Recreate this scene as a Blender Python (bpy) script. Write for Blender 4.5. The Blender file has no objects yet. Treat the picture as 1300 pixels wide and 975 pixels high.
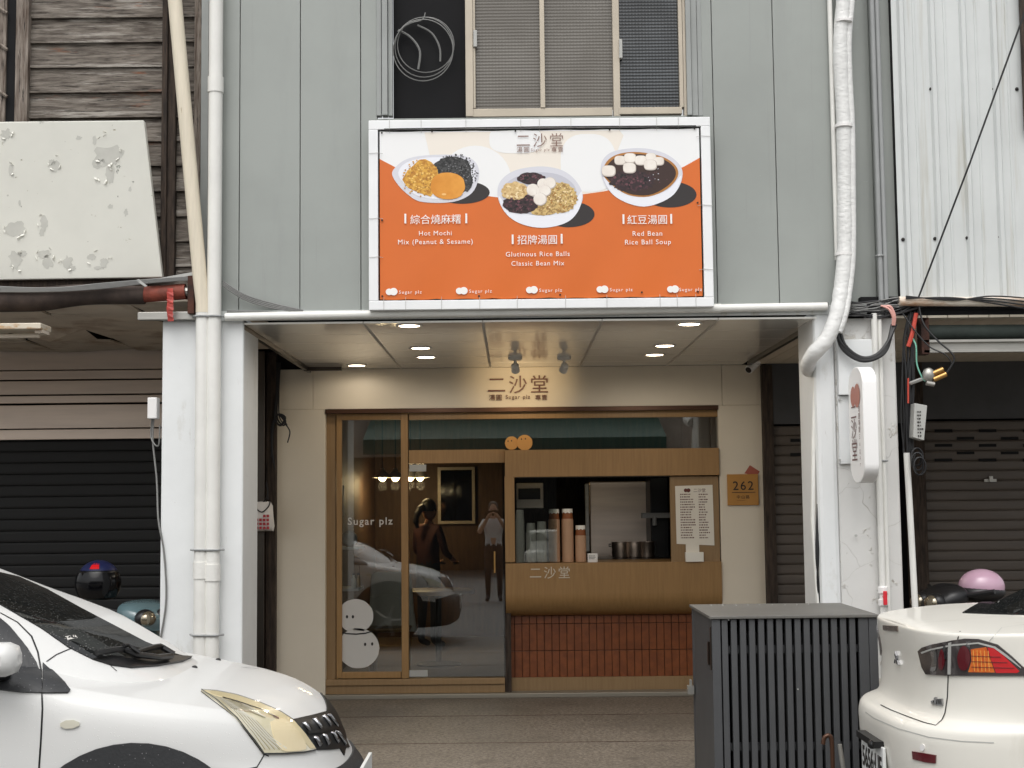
import bpy, bmesh, math, random
from mathutils import Vector, Matrix
from mathutils.bvhtree import BVHTree
from mathutils.geometry import delaunay_2d_cdt
random.seed(7)
SC = bpy.context.scene
COL = SC.collection
rad = math.radians
# ---------------------------------------------------------------- camera
FPX, PCX, PCY = 1809.0, 650.0, 487.5          # focal length in photo pixels, picture centre
CAM = Vector((0, 0, 1.6))
PITCH, ROLL, YAW = rad(4.75), -0.0105, 0.0
R3 = Matrix.Rotation(YAW, 3, 'Z') @ Matrix.Rotation(rad(90) + PITCH, 3, 'X') @ Matrix.Rotation(ROLL, 3, 'Z')
cd = bpy.data.cameras.new('camera'); cam = bpy.data.objects.new('camera', cd); COL.objects.link(cam)
cam.matrix_world = Matrix.Translation(CAM) @ R3.to_4x4()
cd.sensor_width = 36; cd.lens = FPX / 1300 * 36; cd.clip_start = .05; cd.clip_end = 2000
SC.camera = cam
# ---------------------------------------------------------------- world, sun, exposure
SUN_EL, SUN_AZ = rad(58), rad(190)             # soft high light from behind the camera
w = bpy.data.worlds.new('World'); SC.world = w; w.use_nodes = True
nt = w.node_tree; bg = nt.nodes['Background']
sky = nt.nodes.new('ShaderNodeTexSky'); sky.sky_type = 'NISHITA'; sky.sun_disc = False
sky.sun_elevation = SUN_EL; sky.sun_rotation = SUN_AZ; sky.dust_density = 4; sky.air_density = 1.5
hs = nt.nodes.new('ShaderNodeHueSaturation'); hs.inputs['Saturation'].default_value = .12
nt.links.new(sky.outputs[0], hs.inputs['Color']); nt.links.new(hs.outputs[0], bg.inputs[0])
bg.inputs[1].default_value = .15
sd = bpy.data.lights.new('sun', 'SUN'); sun = bpy.data.objects.new('sun', sd); COL.objects.link(sun)
sd.energy = .75; sd.angle = rad(60); sd.color = (1, .97, .92)
sdir = Vector((math.sin(SUN_AZ) * math.cos(SUN_EL), math.cos(SUN_AZ) * math.cos(SUN_EL), math.sin(SUN_EL)))
sun.rotation_euler = sdir.to_track_quat('Z', 'Y').to_euler()
sun.location = (0, 0, 12)
SC.view_settings.view_transform = 'Standard'; SC.view_settings.look = 'None'
SC.view_settings.gamma = 1; SC.view_settings.use_curve_mapping = False
SC.view_settings.exposure = 0.3
SC.render.engine = 'CYCLES'
SC.cycles.use_denoising = True
SC.cycles.max_bounces = 8; SC.cycles.diffuse_bounces = 4; SC.cycles.glossy_bounces = 4
SC.cycles.transparent_max_bounces = 12; SC.cycles.caustics_reflective = False; SC.cycles.caustics_refractive = False
SC.cycles.sample_clamp_indirect = 6

# ---------------------------------------------------------------- helpers
def ray(px, py):
    return (R3 @ Vector(((px - PCX) / FPX, (PCY - py) / FPX, -1))).normalized()
def W(px, py, Y):                               # photo pixel -> point on the plane y = Y
    d = ray(px, py); return CAM + d * (Y / d.y)
def WZ(px, py, z):                              # photo pixel -> point on the plane z
    d = ray(px, py); return CAM + d * ((z - CAM.z) / d.z)
def RX(x0, y0, x1, y1, Y):                      # pixel rectangle -> x0, x1, z0, z1 on plane Y
    a, b, c, d = W(x0, y0, Y), W(x1, y0, Y), W(x1, y1, Y), W(x0, y1, Y)
    return (a.x + d.x) / 2, (b.x + c.x) / 2, (c.z + d.z) / 2, (a.z + b.z) / 2
def S(r, g, b):                                 # sRGB 0-255 -> linear
    return tuple((c / 255 / 12.92 if c <= 10 else ((c / 255 + .055) / 1.055) ** 2.4) for c in (r, g, b))

class MB:
    def __init__(s): s.v, s.f, s.m = [], [], []; s.mi = 0
    def add(s, vs, fs):
        o = len(s.v); s.v += [tuple(p) for p in vs]; s.f += [tuple(i + o for i in f) for f in fs]; s.m += [s.mi] * len(fs); return s
    def box(s, x0, x1, y0, y1, z0, z1):
        return s.add([(x0,y0,z0),(x1,y0,z0),(x1,y1,z0),(x0,y1,z0),(x0,y0,z1),(x1,y0,z1),(x1,y1,z1),(x0,y1,z1)],
                     [(0,3,2,1),(4,5,6,7),(0,1,5,4),(1,2,6,5),(2,3,7,6),(3,0,4,7)])
    def prism(s, pts, ax):                      # pts: outline (world points), ax: extrusion vector
        n = len(pts); ax = Vector(ax); P = [Vector(p) for p in pts]
        return s.add(P + [p + ax for p in P], [tuple(range(n))[::-1], tuple(range(n, 2*n))] + [(i,(i+1)%n,n+(i+1)%n,n+i) for i in range(n)])
    def poly(s, pts): return s.add(pts, [tuple(range(len(pts)))])
    def tube(s, pts, r, n=10, cap=True, closed=False):
        P = [Vector(p) for p in pts]; m = len(P); rs = r if isinstance(r, (list, tuple)) else [r] * m
        up = Vector((0, 0, 1)); vs = []; ref = None
        for i, p in enumerate(P):
            a, b = (P[i-1], P[(i+1) % m]) if closed else (P[max(i-1,0)], P[min(i+1,m-1)])
            t = (b - a).normalized()
            if ref is None: ref = t.cross(up) if abs(t.z) < .9 else t.cross(Vector((0,1,0)))
            ref = (ref - t * ref.dot(t)).normalized(); q = t.cross(ref)
            vs += [p + (ref * math.cos(6.28319*k/n) + q * math.sin(6.28319*k/n)) * rs[i] for k in range(n)]
        fs = [(i*n+k, i*n+(k+1)%n, ((i+1)%m)*n+(k+1)%n, ((i+1)%m)*n+k) for i in range(m if closed else m-1) for k in range(n)]
        if cap and not closed: fs += [tuple(range(n))[::-1], tuple(range((m-1)*n, m*n))]
        return s.add(vs, fs)
    def lathe(s, prof, c, n=24, axis='Z'):      # prof: (radius, height) pairs
        vs = []; c = Vector(c)
        for r, h in prof:
            for k in range(n):
                a = 6.28319*k/n; u, v = r*math.cos(a), r*math.sin(a)
                vs.append(c + Vector({'Z': (u, v, h), 'Y': (u, h, v), 'X': (h, u, v)}[axis]))
        m = len(prof)
        fs = [(i*n+k, i*n+(k+1)%n, (i+1)*n+(k+1)%n, (i+1)*n+k) for i in range(m-1) for k in range(n)]
        return s.add(vs, fs + [tuple(range(n))[::-1], tuple(range((m-1)*n, m*n))])
    def ball(s, c, rx, ry=None, rz=None, n=20, m=12, zmin=-1, zmax=1):
        ry = ry or rx; rz = rz or rx; a0, a1 = math.asin(zmin), math.asin(zmax); vs = []
        for i in range(m+1):
            a = a0 + (a1-a0)*i/m
            vs += [(c[0]+rx*math.cos(a)*math.cos(6.28319*k/n), c[1]+ry*math.cos(a)*math.sin(6.28319*k/n), c[2]+rz*math.sin(a)) for k in range(n)]
        fs = [(i*n+k, i*n+(k+1)%n, (i+1)*n+(k+1)%n, (i+1)*n+k) for i in range(m) for k in range(n)]
        return s.add(vs, fs + [tuple(range(n))[::-1], tuple(range(m*n, (m+1)*n))])

def smooth_mesh(me, ang=40):
    me.polygons.foreach_set('use_smooth', [True] * len(me.polygons))
    bm = bmesh.new(); bm.from_mesh(me)
    for e in bm.edges:
        if len(e.link_faces) == 2 and e.calc_face_angle(0) > rad(ang): e.smooth = False
    bm.to_mesh(me); bm.free()
def obj(name, mb, mats, parent=None, smooth=0, bevel=0, fix=True, split=False):
    me = bpy.data.meshes.new(name); me.from_pydata(mb.v, [], mb.f)
    for m in (mats if isinstance(mats, (list, tuple)) else [mats]): me.materials.append(m)
    me.polygons.foreach_set('material_index', mb.m)
    if fix:
        bm = bmesh.new(); bm.from_mesh(me); bmesh.ops.recalc_face_normals(bm, faces=bm.faces); bm.to_mesh(me); bm.free()
    if smooth: smooth_mesh(me, smooth)
    o = bpy.data.objects.new(name, me); COL.objects.link(o)
    if bevel:
        b = o.modifiers.new('bevel', 'BEVEL'); b.width = bevel; b.segments = 2; b.limit_method = 'ANGLE'; b.angle_limit = rad(40)
    if parent: o.parent = parent; o.location = -parent.location
    if split: pieces(o)
    return o
def pieces(o):                                  # every loose piece of a mesh becomes an object of its own
    me = o.data; par = list(range(len(me.vertices)))
    def f(i):
        while par[i] != i: par[i] = par[par[i]]; i = par[i]
        return i
    for e in me.edges: par[f(e.vertices[0])] = f(e.vertices[1])
    roots = {}
    for i in range(len(par)): roots.setdefault(f(i), []).append(i)
    if len(roots) < 2: return
    for n, r in enumerate(list(roots)):
        keep = set(roots[r]); m2 = me.copy() ; bm = bmesh.new(); bm.from_mesh(m2); bm.verts.ensure_lookup_table()
        bmesh.ops.delete(bm, geom=[v for v in bm.verts if v.index not in keep], context='VERTS'); bm.to_mesh(m2); bm.free()
        if n == 0: first = m2
        else: c = o.copy(); c.data = m2; COL.objects.link(c)
    o.data = first
def sub(name, mb, mats, part, **k):             # a piece of a part (part sits at -thing.location already)
    sp = k.pop('split', False); o = obj(name, mb, mats, None, **k); o.parent = part
    if sp: pieces(o)
    return o
def tag(o, label, cat, group=None):
    o['label'] = label; o['category'] = cat
    if group: o['group'] = group
    return o
def thing(name, loc, label, cat, group=None):
    o = bpy.data.objects.new(name, None); COL.objects.link(o); o.location = loc; o.empty_display_size = .1
    return tag(o, label, cat, group)
def struct(o, kind='structure'): o['kind'] = kind; return o
def dup(root, dloc, label=None):
    def cp(o, par):
        c = o.copy(); COL.objects.link(c)
        if par: c.parent = par
        for ch in list(o.children): cp(ch, c)
        return c
    r = cp(root, None); r.location = root.location + Vector(dloc)
    if label: r['label'] = label
    return r
def spline(pts, k=8):                           # Catmull-Rom through points
    P = [Vector(p) for p in pts]; out = []
    for i in range(len(P)-1):
        a, b, c, d = P[max(i-1,0)], P[i], P[i+1], P[min(i+2,len(P)-1)]
        for j in range(k):
            t = j/k
            out.append(.5*((2*b)+(c-a)*t+(2*a-5*b+4*c-d)*t*t+(3*b-a-3*c+d)*t**3))
    return out + [P[-1]]

# ---------------------------------------------------------------- materials
def mat(name, col, rough=.5, metal=0, var=0, scale=4, bump=0, bscale=60, stretch=(1,1,1), coat=0, spec=.5, col2=None, lo=.35, hi=.65, detail=6, emit=None, estr=1, trans=0):
    m = bpy.data.materials.new(name); m.use_nodes = True; nt = m.node_tree; b = nt.nodes['Principled BSDF']
    b.inputs['Base Color'].default_value = (*col, 1); b.inputs['Roughness'].default_value = rough; b.inputs['Metallic'].default_value = metal
    b.inputs['Specular IOR Level'].default_value = spec; b.inputs['Coat Weight'].default_value = coat; b.inputs['Coat Roughness'].default_value = .04
    if emit: b.inputs['Emission Color'].default_value = (*emit, 1); b.inputs['Emission Strength'].default_value = estr
    if var or col2 or bump:
        tc = nt.nodes.new('ShaderNodeTexCoord'); mp = nt.nodes.new('ShaderNodeMapping'); mp.inputs['Scale'].default_value = stretch
        nt.links.new(tc.outputs['Object'], mp.inputs[0])
        if var or col2:
            n = nt.nodes.new('ShaderNodeTexNoise'); n.inputs['Scale'].default_value = scale; n.inputs['Detail'].default_value = detail; n.inputs['Roughness'].default_value = .6
            r = nt.nodes.new('ShaderNodeValToRGB'); r.color_ramp.elements[0].position = lo; r.color_ramp.elements[1].position = hi
            c2 = col2 or tuple(min(1, c*(1+var)) for c in col); c1 = col if col2 else tuple(c*(1-var) for c in col)
            r.color_ramp.elements[0].color = (*c1, 1); r.color_ramp.elements[1].color = (*c2, 1)
            nt.links.new(mp.outputs[0], n.inputs['Vector']); nt.links.new(n.outputs[0], r.inputs[0]); nt.links.new(r.outputs[0], b.inputs['Base Color'])
        if bump:
            n2 = nt.nodes.new('ShaderNodeTexNoise'); n2.inputs['Scale'].default_value = bscale; n2.inputs['Detail'].default_value = 4
            bp = nt.nodes.new('ShaderNodeBump'); bp.inputs['Strength'].default_value = min(1, bump); bp.inputs['Distance'].default_value = .01
            nt.links.new(mp.outputs[0], n2.inputs['Vector']); nt.links.new(n2.outputs[0], bp.inputs['Height']); nt.links.new(bp.outputs[0], b.inputs['Normal'])
    return m
def nodes(m): return m.node_tree, m.node_tree.nodes['Principled BSDF']
def overlay(m, kind, scale, lo, hi, col, stretch=(1,1,1), bump=0, rough=None):
    """a second layer of marks (stains, cracks, flakes, drops) with a shape of its own over a material"""
    nt, b = nodes(m); N, L = nt.nodes, nt.links
    tc = N.new('ShaderNodeTexCoord'); mp = N.new('ShaderNodeMapping'); mp.inputs['Scale'].default_value = stretch; L.new(tc.outputs['Object'], mp.inputs[0])
    if kind == 'noise':
        t = N.new('ShaderNodeTexNoise'); t.inputs['Detail'].default_value = 8; t.inputs['Roughness'].default_value = .65; out = t.outputs[0]
    elif kind == 'crack':
        t = N.new('ShaderNodeTexVoronoi'); t.feature = 'DISTANCE_TO_EDGE'; out = t.outputs['Distance']
        d = N.new('ShaderNodeTexNoise'); d.inputs['Scale'].default_value = scale*1.5; mx = N.new('ShaderNodeVectorMath'); mx.operation = 'MULTIPLY_ADD'
        mx.inputs[1].default_value = (.25,)*3; L.new(mp.outputs[0], d.inputs['Vector']); L.new(d.outputs['Color'], mx.inputs[0]); L.new(mp.outputs[0], mx.inputs[2])
    else:
        t = N.new('ShaderNodeTexVoronoi'); out = t.outputs['Distance']
    t.inputs['Scale'].default_value = scale; L.new(mx.outputs[0] if kind == 'crack' else mp.outputs[0], t.inputs['Vector'])
    r = N.new('ShaderNodeMapRange'); r.inputs['From Min'].default_value = lo; r.inputs['From Max'].default_value = hi; L.new(out, r.inputs[0])
    if col is not None:
        mix = N.new('ShaderNodeMix'); mix.data_type = 'RGBA'
        bc = b.inputs['Base Color']
        if bc.links: L.new(bc.links[0].from_socket, mix.inputs[6])
        else: mix.inputs[6].default_value = bc.default_value
        mix.inputs[7].default_value = (*col, 1); L.new(r.outputs[0], mix.inputs[0]); L.new(mix.outputs[2], bc)
    if bump:
        bp = N.new('ShaderNodeBump'); bp.inputs['Strength'].default_value = abs(bump); bp.inputs['Distance'].default_value = .006; bp.invert = bump < 0
        L.new(r.outputs[0], bp.inputs['Height'])
        if b.inputs['Normal'].links: L.new(b.inputs['Normal'].links[0].from_socket, bp.inputs['Normal'])
        L.new(bp.outputs[0], b.inputs['Normal'])
    return m
def glass(name, tint=(1,1,1), ior=1.6, rough=0.0, refl=1.0):
    m = bpy.data.materials.new(name); m.use_nodes = True; nt = m.node_tree; N, L = nt.nodes, nt.links; N.remove(N['Principled BSDF'])
    t = N.new('ShaderNodeBsdfTransparent'); t.inputs[0].default_value = (*tint, 1); g = N.new('ShaderNodeBsdfGlossy'); g.inputs['Roughness'].default_value = rough; g.inputs[0].default_value = (refl,)*3+(1,)
    fr = N.new('ShaderNodeFresnel'); fr.inputs[0].default_value = ior; mx = N.new('ShaderNodeMixShader')
    L.new(fr.outputs[0], mx.inputs[0]); L.new(t.outputs[0], mx.inputs[1]); L.new(g.outputs[0], mx.inputs[2]); L.new(mx.outputs[0], N['Material Output'].inputs[0]); return m

M = {}
def mk(k, *a, **kw): M[k] = mat(k, *a, **kw); return M[k]
mk('grey_panel', S(151,155,151), .45, var=.06, scale=1.2, bump=.25, bscale=1.6)
overlay(M['grey_panel'], 'noise', 9, .70, .74, S(190,194,192), (1.0,1,3))
overlay(M['grey_panel'], 'noise', 5, .62, .78, S(141,144,140), (5,1,.12)); overlay(M['grey_panel'], 'noise', 38, .74, .76, S(118,118,112), (1,1,1)); overlay(M['grey_panel'], 'noise', 1.6, .55, 1.2, S(130,133,130), (2,1,.3))
mk('grey_trim', S(150,153,151), .5, var=.08, scale=3)
mk('joint', (.07,.07,.07), .8)
mk('white_metal', S(205,208,207), .4, var=.04, scale=2)
overlay(M['white_metal'], 'noise', 3, .56, .8, S(170,165,150), (5,1,.2))
mk('screw', S(50,48,46), .5, metal=.6)
mk('plank', S(74,66,59), .85, col2=S(130,122,113), scale=4.5, stretch=(1.1,2,10), lo=.36, hi=.64, bump=.7, bscale=22, detail=12)
overlay(M['plank'], 'noise', 3.2, .55, .66, S(160,154,146), (.7,2,9)); overlay(M['plank'], 'noise', 2.2, .63, .72, S(128,84,60), (1,2,6)); overlay(M['plank'], 'noise', 6, .57, .64, S(44,38,33), (.8,2,13), bump=-.5)
mk('post_wood', S(84,70,60), .85, col2=S(150,140,130), scale=7, stretch=(8,3,.7), bump=.6, bscale=30, detail=10)
overlay(M['post_wood'], 'noise', 8, .58, .66, S(30,24,20), (9,3,.7), bump=-.4)
mk('dark_wood', S(38,30,25), .85, col2=S(75,62,52), scale=8, stretch=(8,3,.8), bump=.5)
mk('old_paint', S(226,225,216), .5, var=.04, scale=2)
overlay(M['old_paint'], 'noise', 3.4, .66, .67, S(184,188,178), bump=-.9); overlay(M['old_paint'], 'noise', 14, .69, .71, S(150,140,110), (1,1,2), bump=-.5); overlay(M['old_paint'], 'noise', 26, .7, .72, S(110,100,84), (1,1,.7))
mk('paint_white', S(226,228,228), .55, var=.03, scale=3, bump=.12, bscale=14)
overlay(M['paint_white'], 'noise', 5, .62, .8, S(196,194,186), (1,1,.5)); overlay(M['paint_white'], 'noise', 9, .66, .74, S(176,172,162), (2.5,2.5,.3)); overlay(M['paint_white'], 'noise', 26, .70, .72, S(160,156,148), (1,1,.8), bump=-.4)
mk('paint_cracked', S(214,213,210), .6, var=.03, scale=3, bump=.15, bscale=14)
overlay(M['paint_cracked'], 'crack', 2.6, .004, .0, S(190,187,181), bump=-.5); overlay(M['paint_cracked'], 'noise', 6, .60, .64, S(196,192,184), bump=.6); overlay(M['paint_cracked'], 'noise', 24, .68, .71, S(158,153,144), (1,1,.7), bump=-.4)
mk('pvc_white', S(228,227,222), .35, var=.04, scale=5); overlay(M['pvc_white'], 'noise', 8, .66, .76, S(170,162,145), (1,1,.4))
mk('pvc_grey', S(150,152,152), .4, var=.06, scale=5)
mk('bamboo', S(222,212,192), .5, var=.07, scale=6, stretch=(6,6,.6)); overlay(M['bamboo'], 'noise', 5, .66, .72, S(170,150,120), (4,4,.8))
mk('tape_wrap', S(222,222,220), .5, var=.05, scale=12, bump=.6, bscale=26, stretch=(1,1,2))
mk('rust', S(80,45,32), .85, col2=S(40,28,24), scale=9, bump=.4)
mk('rust_red', S(150,70,52), .7, col2=S(112,58,46), scale=10, bump=.3)
mk('canvas', S(70,58,52), .9, col2=S(46,38,34), scale=7, bump=.4, bscale=18)
mk('canvas_green', S(46,54,50), .8, var=.2, scale=8, bump=.4, bscale=14)
mk('red_tape', S(196,70,56), .5, col2=S(150,48,40), scale=20)
mk('beige', S(228,218,200), .5, var=.03, scale=1.5)
mk('soffit', S(238,236,229), .3, var=.02, scale=1.5, coat=1)
M['soffit'].node_tree.nodes['Principled BSDF'].inputs['Coat Roughness'].default_value = .09
mk('soffit_joint', S(200,196,188), .5)
mk('old_ceiling', S(212,200,184), .8, var=.1, scale=3, bump=.2, bscale=8); overlay(M['old_ceiling'], 'noise', 2.5, .52, .7, S(168,146,124))
mk('steel', S(220,204,190), .4, metal=1, var=.08, scale=2, stretch=(.4,1,6))
mk('steel_dark', S(90,84,78), .3, metal=1, var=.08, scale=3)
mk('steel_rough', S(178,176,170), .45, metal=.8, var=.1, scale=6, stretch=(.4,1,4))
mk('shutter_black', S(13,13,14), .55, var=.1)
mk('shutter_brown', S(88,80,73), .5, var=.12, scale=3, stretch=(.5,1,4))
mk('dark_panel', S(70,71,74), .6, var=.1)
mk('black', (.004,.004,.004), .6)
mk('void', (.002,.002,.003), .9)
mk('oak', S(163,127,82), .42, col2=S(151,117,74), scale=7, stretch=(8,3,.5), detail=8)
mk('oak_edge', S(152,124,88), .5, col2=S(142,114,79), scale=7, stretch=(8,3,.5))
mk('bronze', S(84,58,44), .35, metal=.5)
mk('tile', S(134,74,36), .4, col2=S(118,62,28), scale=14, lo=.4, hi=.6, coat=.1)
mk('grout', S(74,48,36), .9)
mk('sill_metal', S(150,144,132), .45, metal=.5)
mk('room_wall', S(98,72,50), .6, col2=S(80,58,40), scale=5, stretch=(5,5,.6))
mk('room_floor', S(120,104,88), .35, var=.1)
mk('room_ceiling', S(150,140,124), .7)
mk('paving', S(138,129,117), .55, col2=S(88,80,71), scale=38, lo=.36, hi=.62, bump=.3, bscale=90, detail=8)
overlay(M['paving'], 'dots', 42, .22, .14, S(48,44,40)); overlay(M['paving'], 'dots', 33, .17, .11, S(160,152,140)); overlay(M['paving'], 'noise', 3.5, .58, .68, S(92,85,76)); overlay(M['paving'], 'noise', 9, .66, .7, S(70,64,57)); overlay(M['paving'], 'noise', 1.1, .45, .9, S(76,70,62))
mk('asphalt', S(104,103,101), .8, var=.25, scale=60, bump=.4, bscale=150)
mk('letter_brown', S(96,44,34), .45); mk('print_brown', S(122,84,72), .5)
mk('letter_white', S(244,242,238), .5)
mk('letter_pale', S(214,205,188), .4)
mk('letter_black', S(36,30,28), .5)
mk('banner_white', S(240,240,240), .45)
mk('banner_beige', S(239,231,220), .45)
mk('banner_orange', S(215,107,36), .45, var=.03, scale=2)
mk('frame_white', S(236,237,238), .4, var=.03, scale=3)
mk('print_plate', S(216,216,224), .45); mk('print_plate_side', S(236,237,244), .45); mk('print_plate_dark', S(196,196,206), .45)
mk('print_shadow', S(42,36,36), .45)
mk('print_peanut', S(224,172,70), .5, col2=S(184,122,36), scale=55, lo=.42, hi=.6, stretch=(1,1,1))
mk('print_sesame', S(70,70,70), .5, col2=S(28,28,30), scale=70, lo=.42, hi=.56)
mk('print_mochi', S(214,138,40), .5, col2=S(232,160,62), scale=7)
mk('print_mochi_light', S(246,196,120), .5)
mk('print_bean', S(44,26,30), .5, col2=S(84,46,54), scale=48, lo=.5, hi=.66)
mk('print_soup', S(54,32,26), .5); mk('print_soup_edge', S(176,118,52), .5)
mk('print_nuts', S(232,204,150), .5, col2=S(196,158,98), scale=60)
mk('print_seed', S(214,184,120), .5, col2=S(150,116,66), scale=70, lo=.44, hi=.58)
mk('print_bean_light', S(104,62,70), .5); mk('print_crumb_light', S(240,200,110), .5); mk('print_crumb_dark', S(168,112,40), .5); mk('print_sesame_light', S(110,110,112), .5); mk('print_nut_edge', S(184,146,92), .5); mk('print_nut_light', S(240,218,172), .5); mk('print_ball_edge', S(206,194,184), .5); mk('print_ball', S(246,240,232), .5, col2=S(230,220,210), scale=9)
mk('window_frame', S(182,172,156), .45, metal=.3, var=.06)
mk('plastic_white', S(236,234,232), .3)
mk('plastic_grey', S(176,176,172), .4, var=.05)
mk('cable_black', S(30,30,32), .5); mk('cable_grey', S(120,120,118), .5); mk('cable_red', S(190,70,54), .5); mk('cable_pink', S(214,160,150), .5); mk('cable_green', S(110,170,150), .5)
mk('brass', S(180,140,84), .35, metal=.8)
mk('box_grey', S(72,73,75), .5, var=.06, scale=6, bump=.05, bscale=90); overlay(M['box_grey'], 'noise', 30, .72, .74, S(96,96,95))
mk('box_top', S(100,98,94), .5, var=.08, scale=3)
mk('lamp_glow', (1,.86,.66), .5, emit=(1,.82,.58), estr=14)
mk('bulb_glow', (1,.8,.5), .5, emit=(1,.72,.36), estr=30)
mk('lamp_white', S(230,228,222), .35)
mk('lamp_black', S(30,28,26), .5)
mk('paper', S(232,226,214), .7); mk('paper_red', S(170,92,76), .7)
mk('sign_gold', S(184,132,62), .45, var=.04, scale=6)
mk('sign_light', S(244,243,242), .3)
mk('cup_white', S(242,238,228), .5); mk('cup_kraft', S(196,158,128), .6); mk('cup_brown', S(140,80,40), .6)
mk('cutout_orange', S(214,156,84), .5)
mk('decal_white', S(206,203,198), .5)
mk('bag', S(232,228,224), .45, bump=.5, bscale=20); mk('bag_print', S(176,36,48), .5)
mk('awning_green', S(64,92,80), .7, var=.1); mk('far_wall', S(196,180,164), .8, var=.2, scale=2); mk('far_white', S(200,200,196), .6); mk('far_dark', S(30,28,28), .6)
# glass
M['pane'] = glass('clear_glass', (.9,.92,.9), 2.0)
M['open_sash_black'] = M['void']  # open sash: a black sheet stands for the unlit room behind
for k, c1, c2, r in (('pane_ribbed', S(94,89,82), S(78,72,66), .3), ('pane_ribbed_dark', S(18,20,23), S(88,92,96), .12)):
    m = mk(k, c1, r); nt_, b_ = nodes(m); tc_ = nt_.nodes.new('ShaderNodeTexCoord')
    wv = nt_.nodes.new('ShaderNodeTexWave'); wv.bands_direction = 'Z'; wv.inputs['Scale'].default_value = 15; wv.inputs['Distortion'].default_value = .15; wv.inputs['Detail'].default_value = 0
    wx = nt_.nodes.new('ShaderNodeTexWave'); wx.bands_direction = 'X'; wx.inputs['Scale'].default_value = 15
    rp = nt_.nodes.new('ShaderNodeValToRGB'); rp.color_ramp.elements[0].position = .55; rp.color_ramp.elements[1].position = .95
    rp.color_ramp.elements[0].color = (*c1, 1); rp.color_ramp.elements[1].color = (*(S(120,116,110) if k == 'pane_ribbed' else c2), 1)
    mu = nt_.nodes.new('ShaderNodeMath'); mu.operation = 'MULTIPLY_ADD'; mu.inputs[1].default_value = .35
    ns = nt_.nodes.new('ShaderNodeTexNoise'); ns.inputs['Scale'].default_value = 2.5; mm = nt_.nodes.new('ShaderNodeMath'); mm.operation = 'MULTIPLY'; m3 = nt_.nodes.new('ShaderNodeMath'); m3.operation = 'MULTIPLY'; m3.inputs[1].default_value = 1.5
    L_ = nt_.links
    L_.new(tc_.outputs['Object'], wv.inputs['Vector']); L_.new(tc_.outputs['Object'], wx.inputs['Vector']); L_.new(tc_.outputs['Object'], ns.inputs['Vector'])
    L_.new(wx.outputs['Fac'], mu.inputs[0]); L_.new(wv.outputs['Fac'], mu.inputs[2]); L_.new(ns.outputs[0], m3.inputs[0]); L_.new(mu.outputs[0], mm.inputs[0]); L_.new(m3.outputs[0], mm.inputs[1]); L_.new(mm.outputs[0], rp.inputs[0]); L_.new(rp.outputs[0], b_.inputs['Base Color'])
    bp_ = nt_.nodes.new('ShaderNodeBump'); bp_.inputs['Strength'].default_value = .25; bp_.inputs['Distance'].default_value = .004; L_.new(wv.outputs['Fac'], bp_.inputs['Height']); L_.new(bp_.outputs[0], b_.inputs['Normal'])
# cars
def dark_pane():
    # tinted glass over a dark cabin: weak mirror that stays weak at glancing angles, rain drops standing on it
    m = bpy.data.materials.new('car_glass'); m.use_nodes = True; nt = m.node_tree; N, L = nt.nodes, nt.links; N.remove(N['Principled BSDF'])
    tc = N.new('ShaderNodeTexCoord'); vo = N.new('ShaderNodeTexVoronoi'); vo.inputs['Scale'].default_value = 75; L.new(tc.outputs['Object'], vo.inputs['Vector'])
    r = N.new('ShaderNodeMapRange'); r.inputs['From Min'].default_value = .24; r.inputs['From Max'].default_value = .12; L.new(vo.outputs['Distance'], r.inputs[0])
    bp = N.new('ShaderNodeBump'); bp.inputs['Strength'].default_value = .6; bp.inputs['Distance'].default_value = .004; L.new(r.outputs[0], bp.inputs['Height'])
    d = N.new('ShaderNodeBsdfDiffuse'); mc = N.new('ShaderNodeMix'); mc.data_type = 'RGBA'; mc.inputs[6].default_value = (.010,.011,.011,1); mc.inputs[7].default_value = (.09,.09,.085,1); L.new(r.outputs[0], mc.inputs[0]); L.new(mc.outputs[2], d.inputs[0])
    g = N.new('ShaderNodeBsdfGlossy'); g.inputs['Roughness'].default_value = .03; L.new(bp.outputs[0], g.inputs['Normal'])
    f = N.new('ShaderNodeFresnel'); f.inputs[0].default_value = 1.4; mi = N.new('ShaderNodeMath'); mi.operation = 'MINIMUM'; mi.inputs[1].default_value = .13; L.new(f.outputs[0], mi.inputs[0])
    mx = N.new('ShaderNodeMixShader'); L.new(mi.outputs[0], mx.inputs[0]); L.new(d.outputs[0], mx.inputs[1]); L.new(g.outputs[0], mx.inputs[2]); L.new(mx.outputs[0], N['Material Output'].inputs[0]); return m
mk('car_white', S(214,214,212), .42, coat=.3, spec=.35)
mk('car_pearl', S(230,227,218), .4, coat=.35, var=.02, scale=2)
overlay(M['car_pearl'], 'noise', 3, .58, .85, S(206,202,188), (1,4,.4))
overlay(M['car_white'], 'dots', 70, .16, .10, S(222,222,220), bump=.35)
mk('car_glass', (.008,.009,.009), .04, spec=.5, coat=.3)
M['car_glass'] = dark_pane()
mk('car_plastic', S(46,47,49), .5, var=.08, scale=9, bump=.15, bscale=80); overlay(M['car_plastic'], 'dots', 60, .14, .1, S(120,120,122), bump=.4)
mk('car_black', S(18,18,19), .4)
mk('chrome', S(170,170,172), .14, metal=1)
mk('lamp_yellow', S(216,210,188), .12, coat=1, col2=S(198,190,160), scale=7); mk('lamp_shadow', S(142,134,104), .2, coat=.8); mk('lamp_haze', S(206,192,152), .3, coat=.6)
mk('lamp_ridge', S(236,232,214), .1, coat=1, metal=.3)
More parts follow.
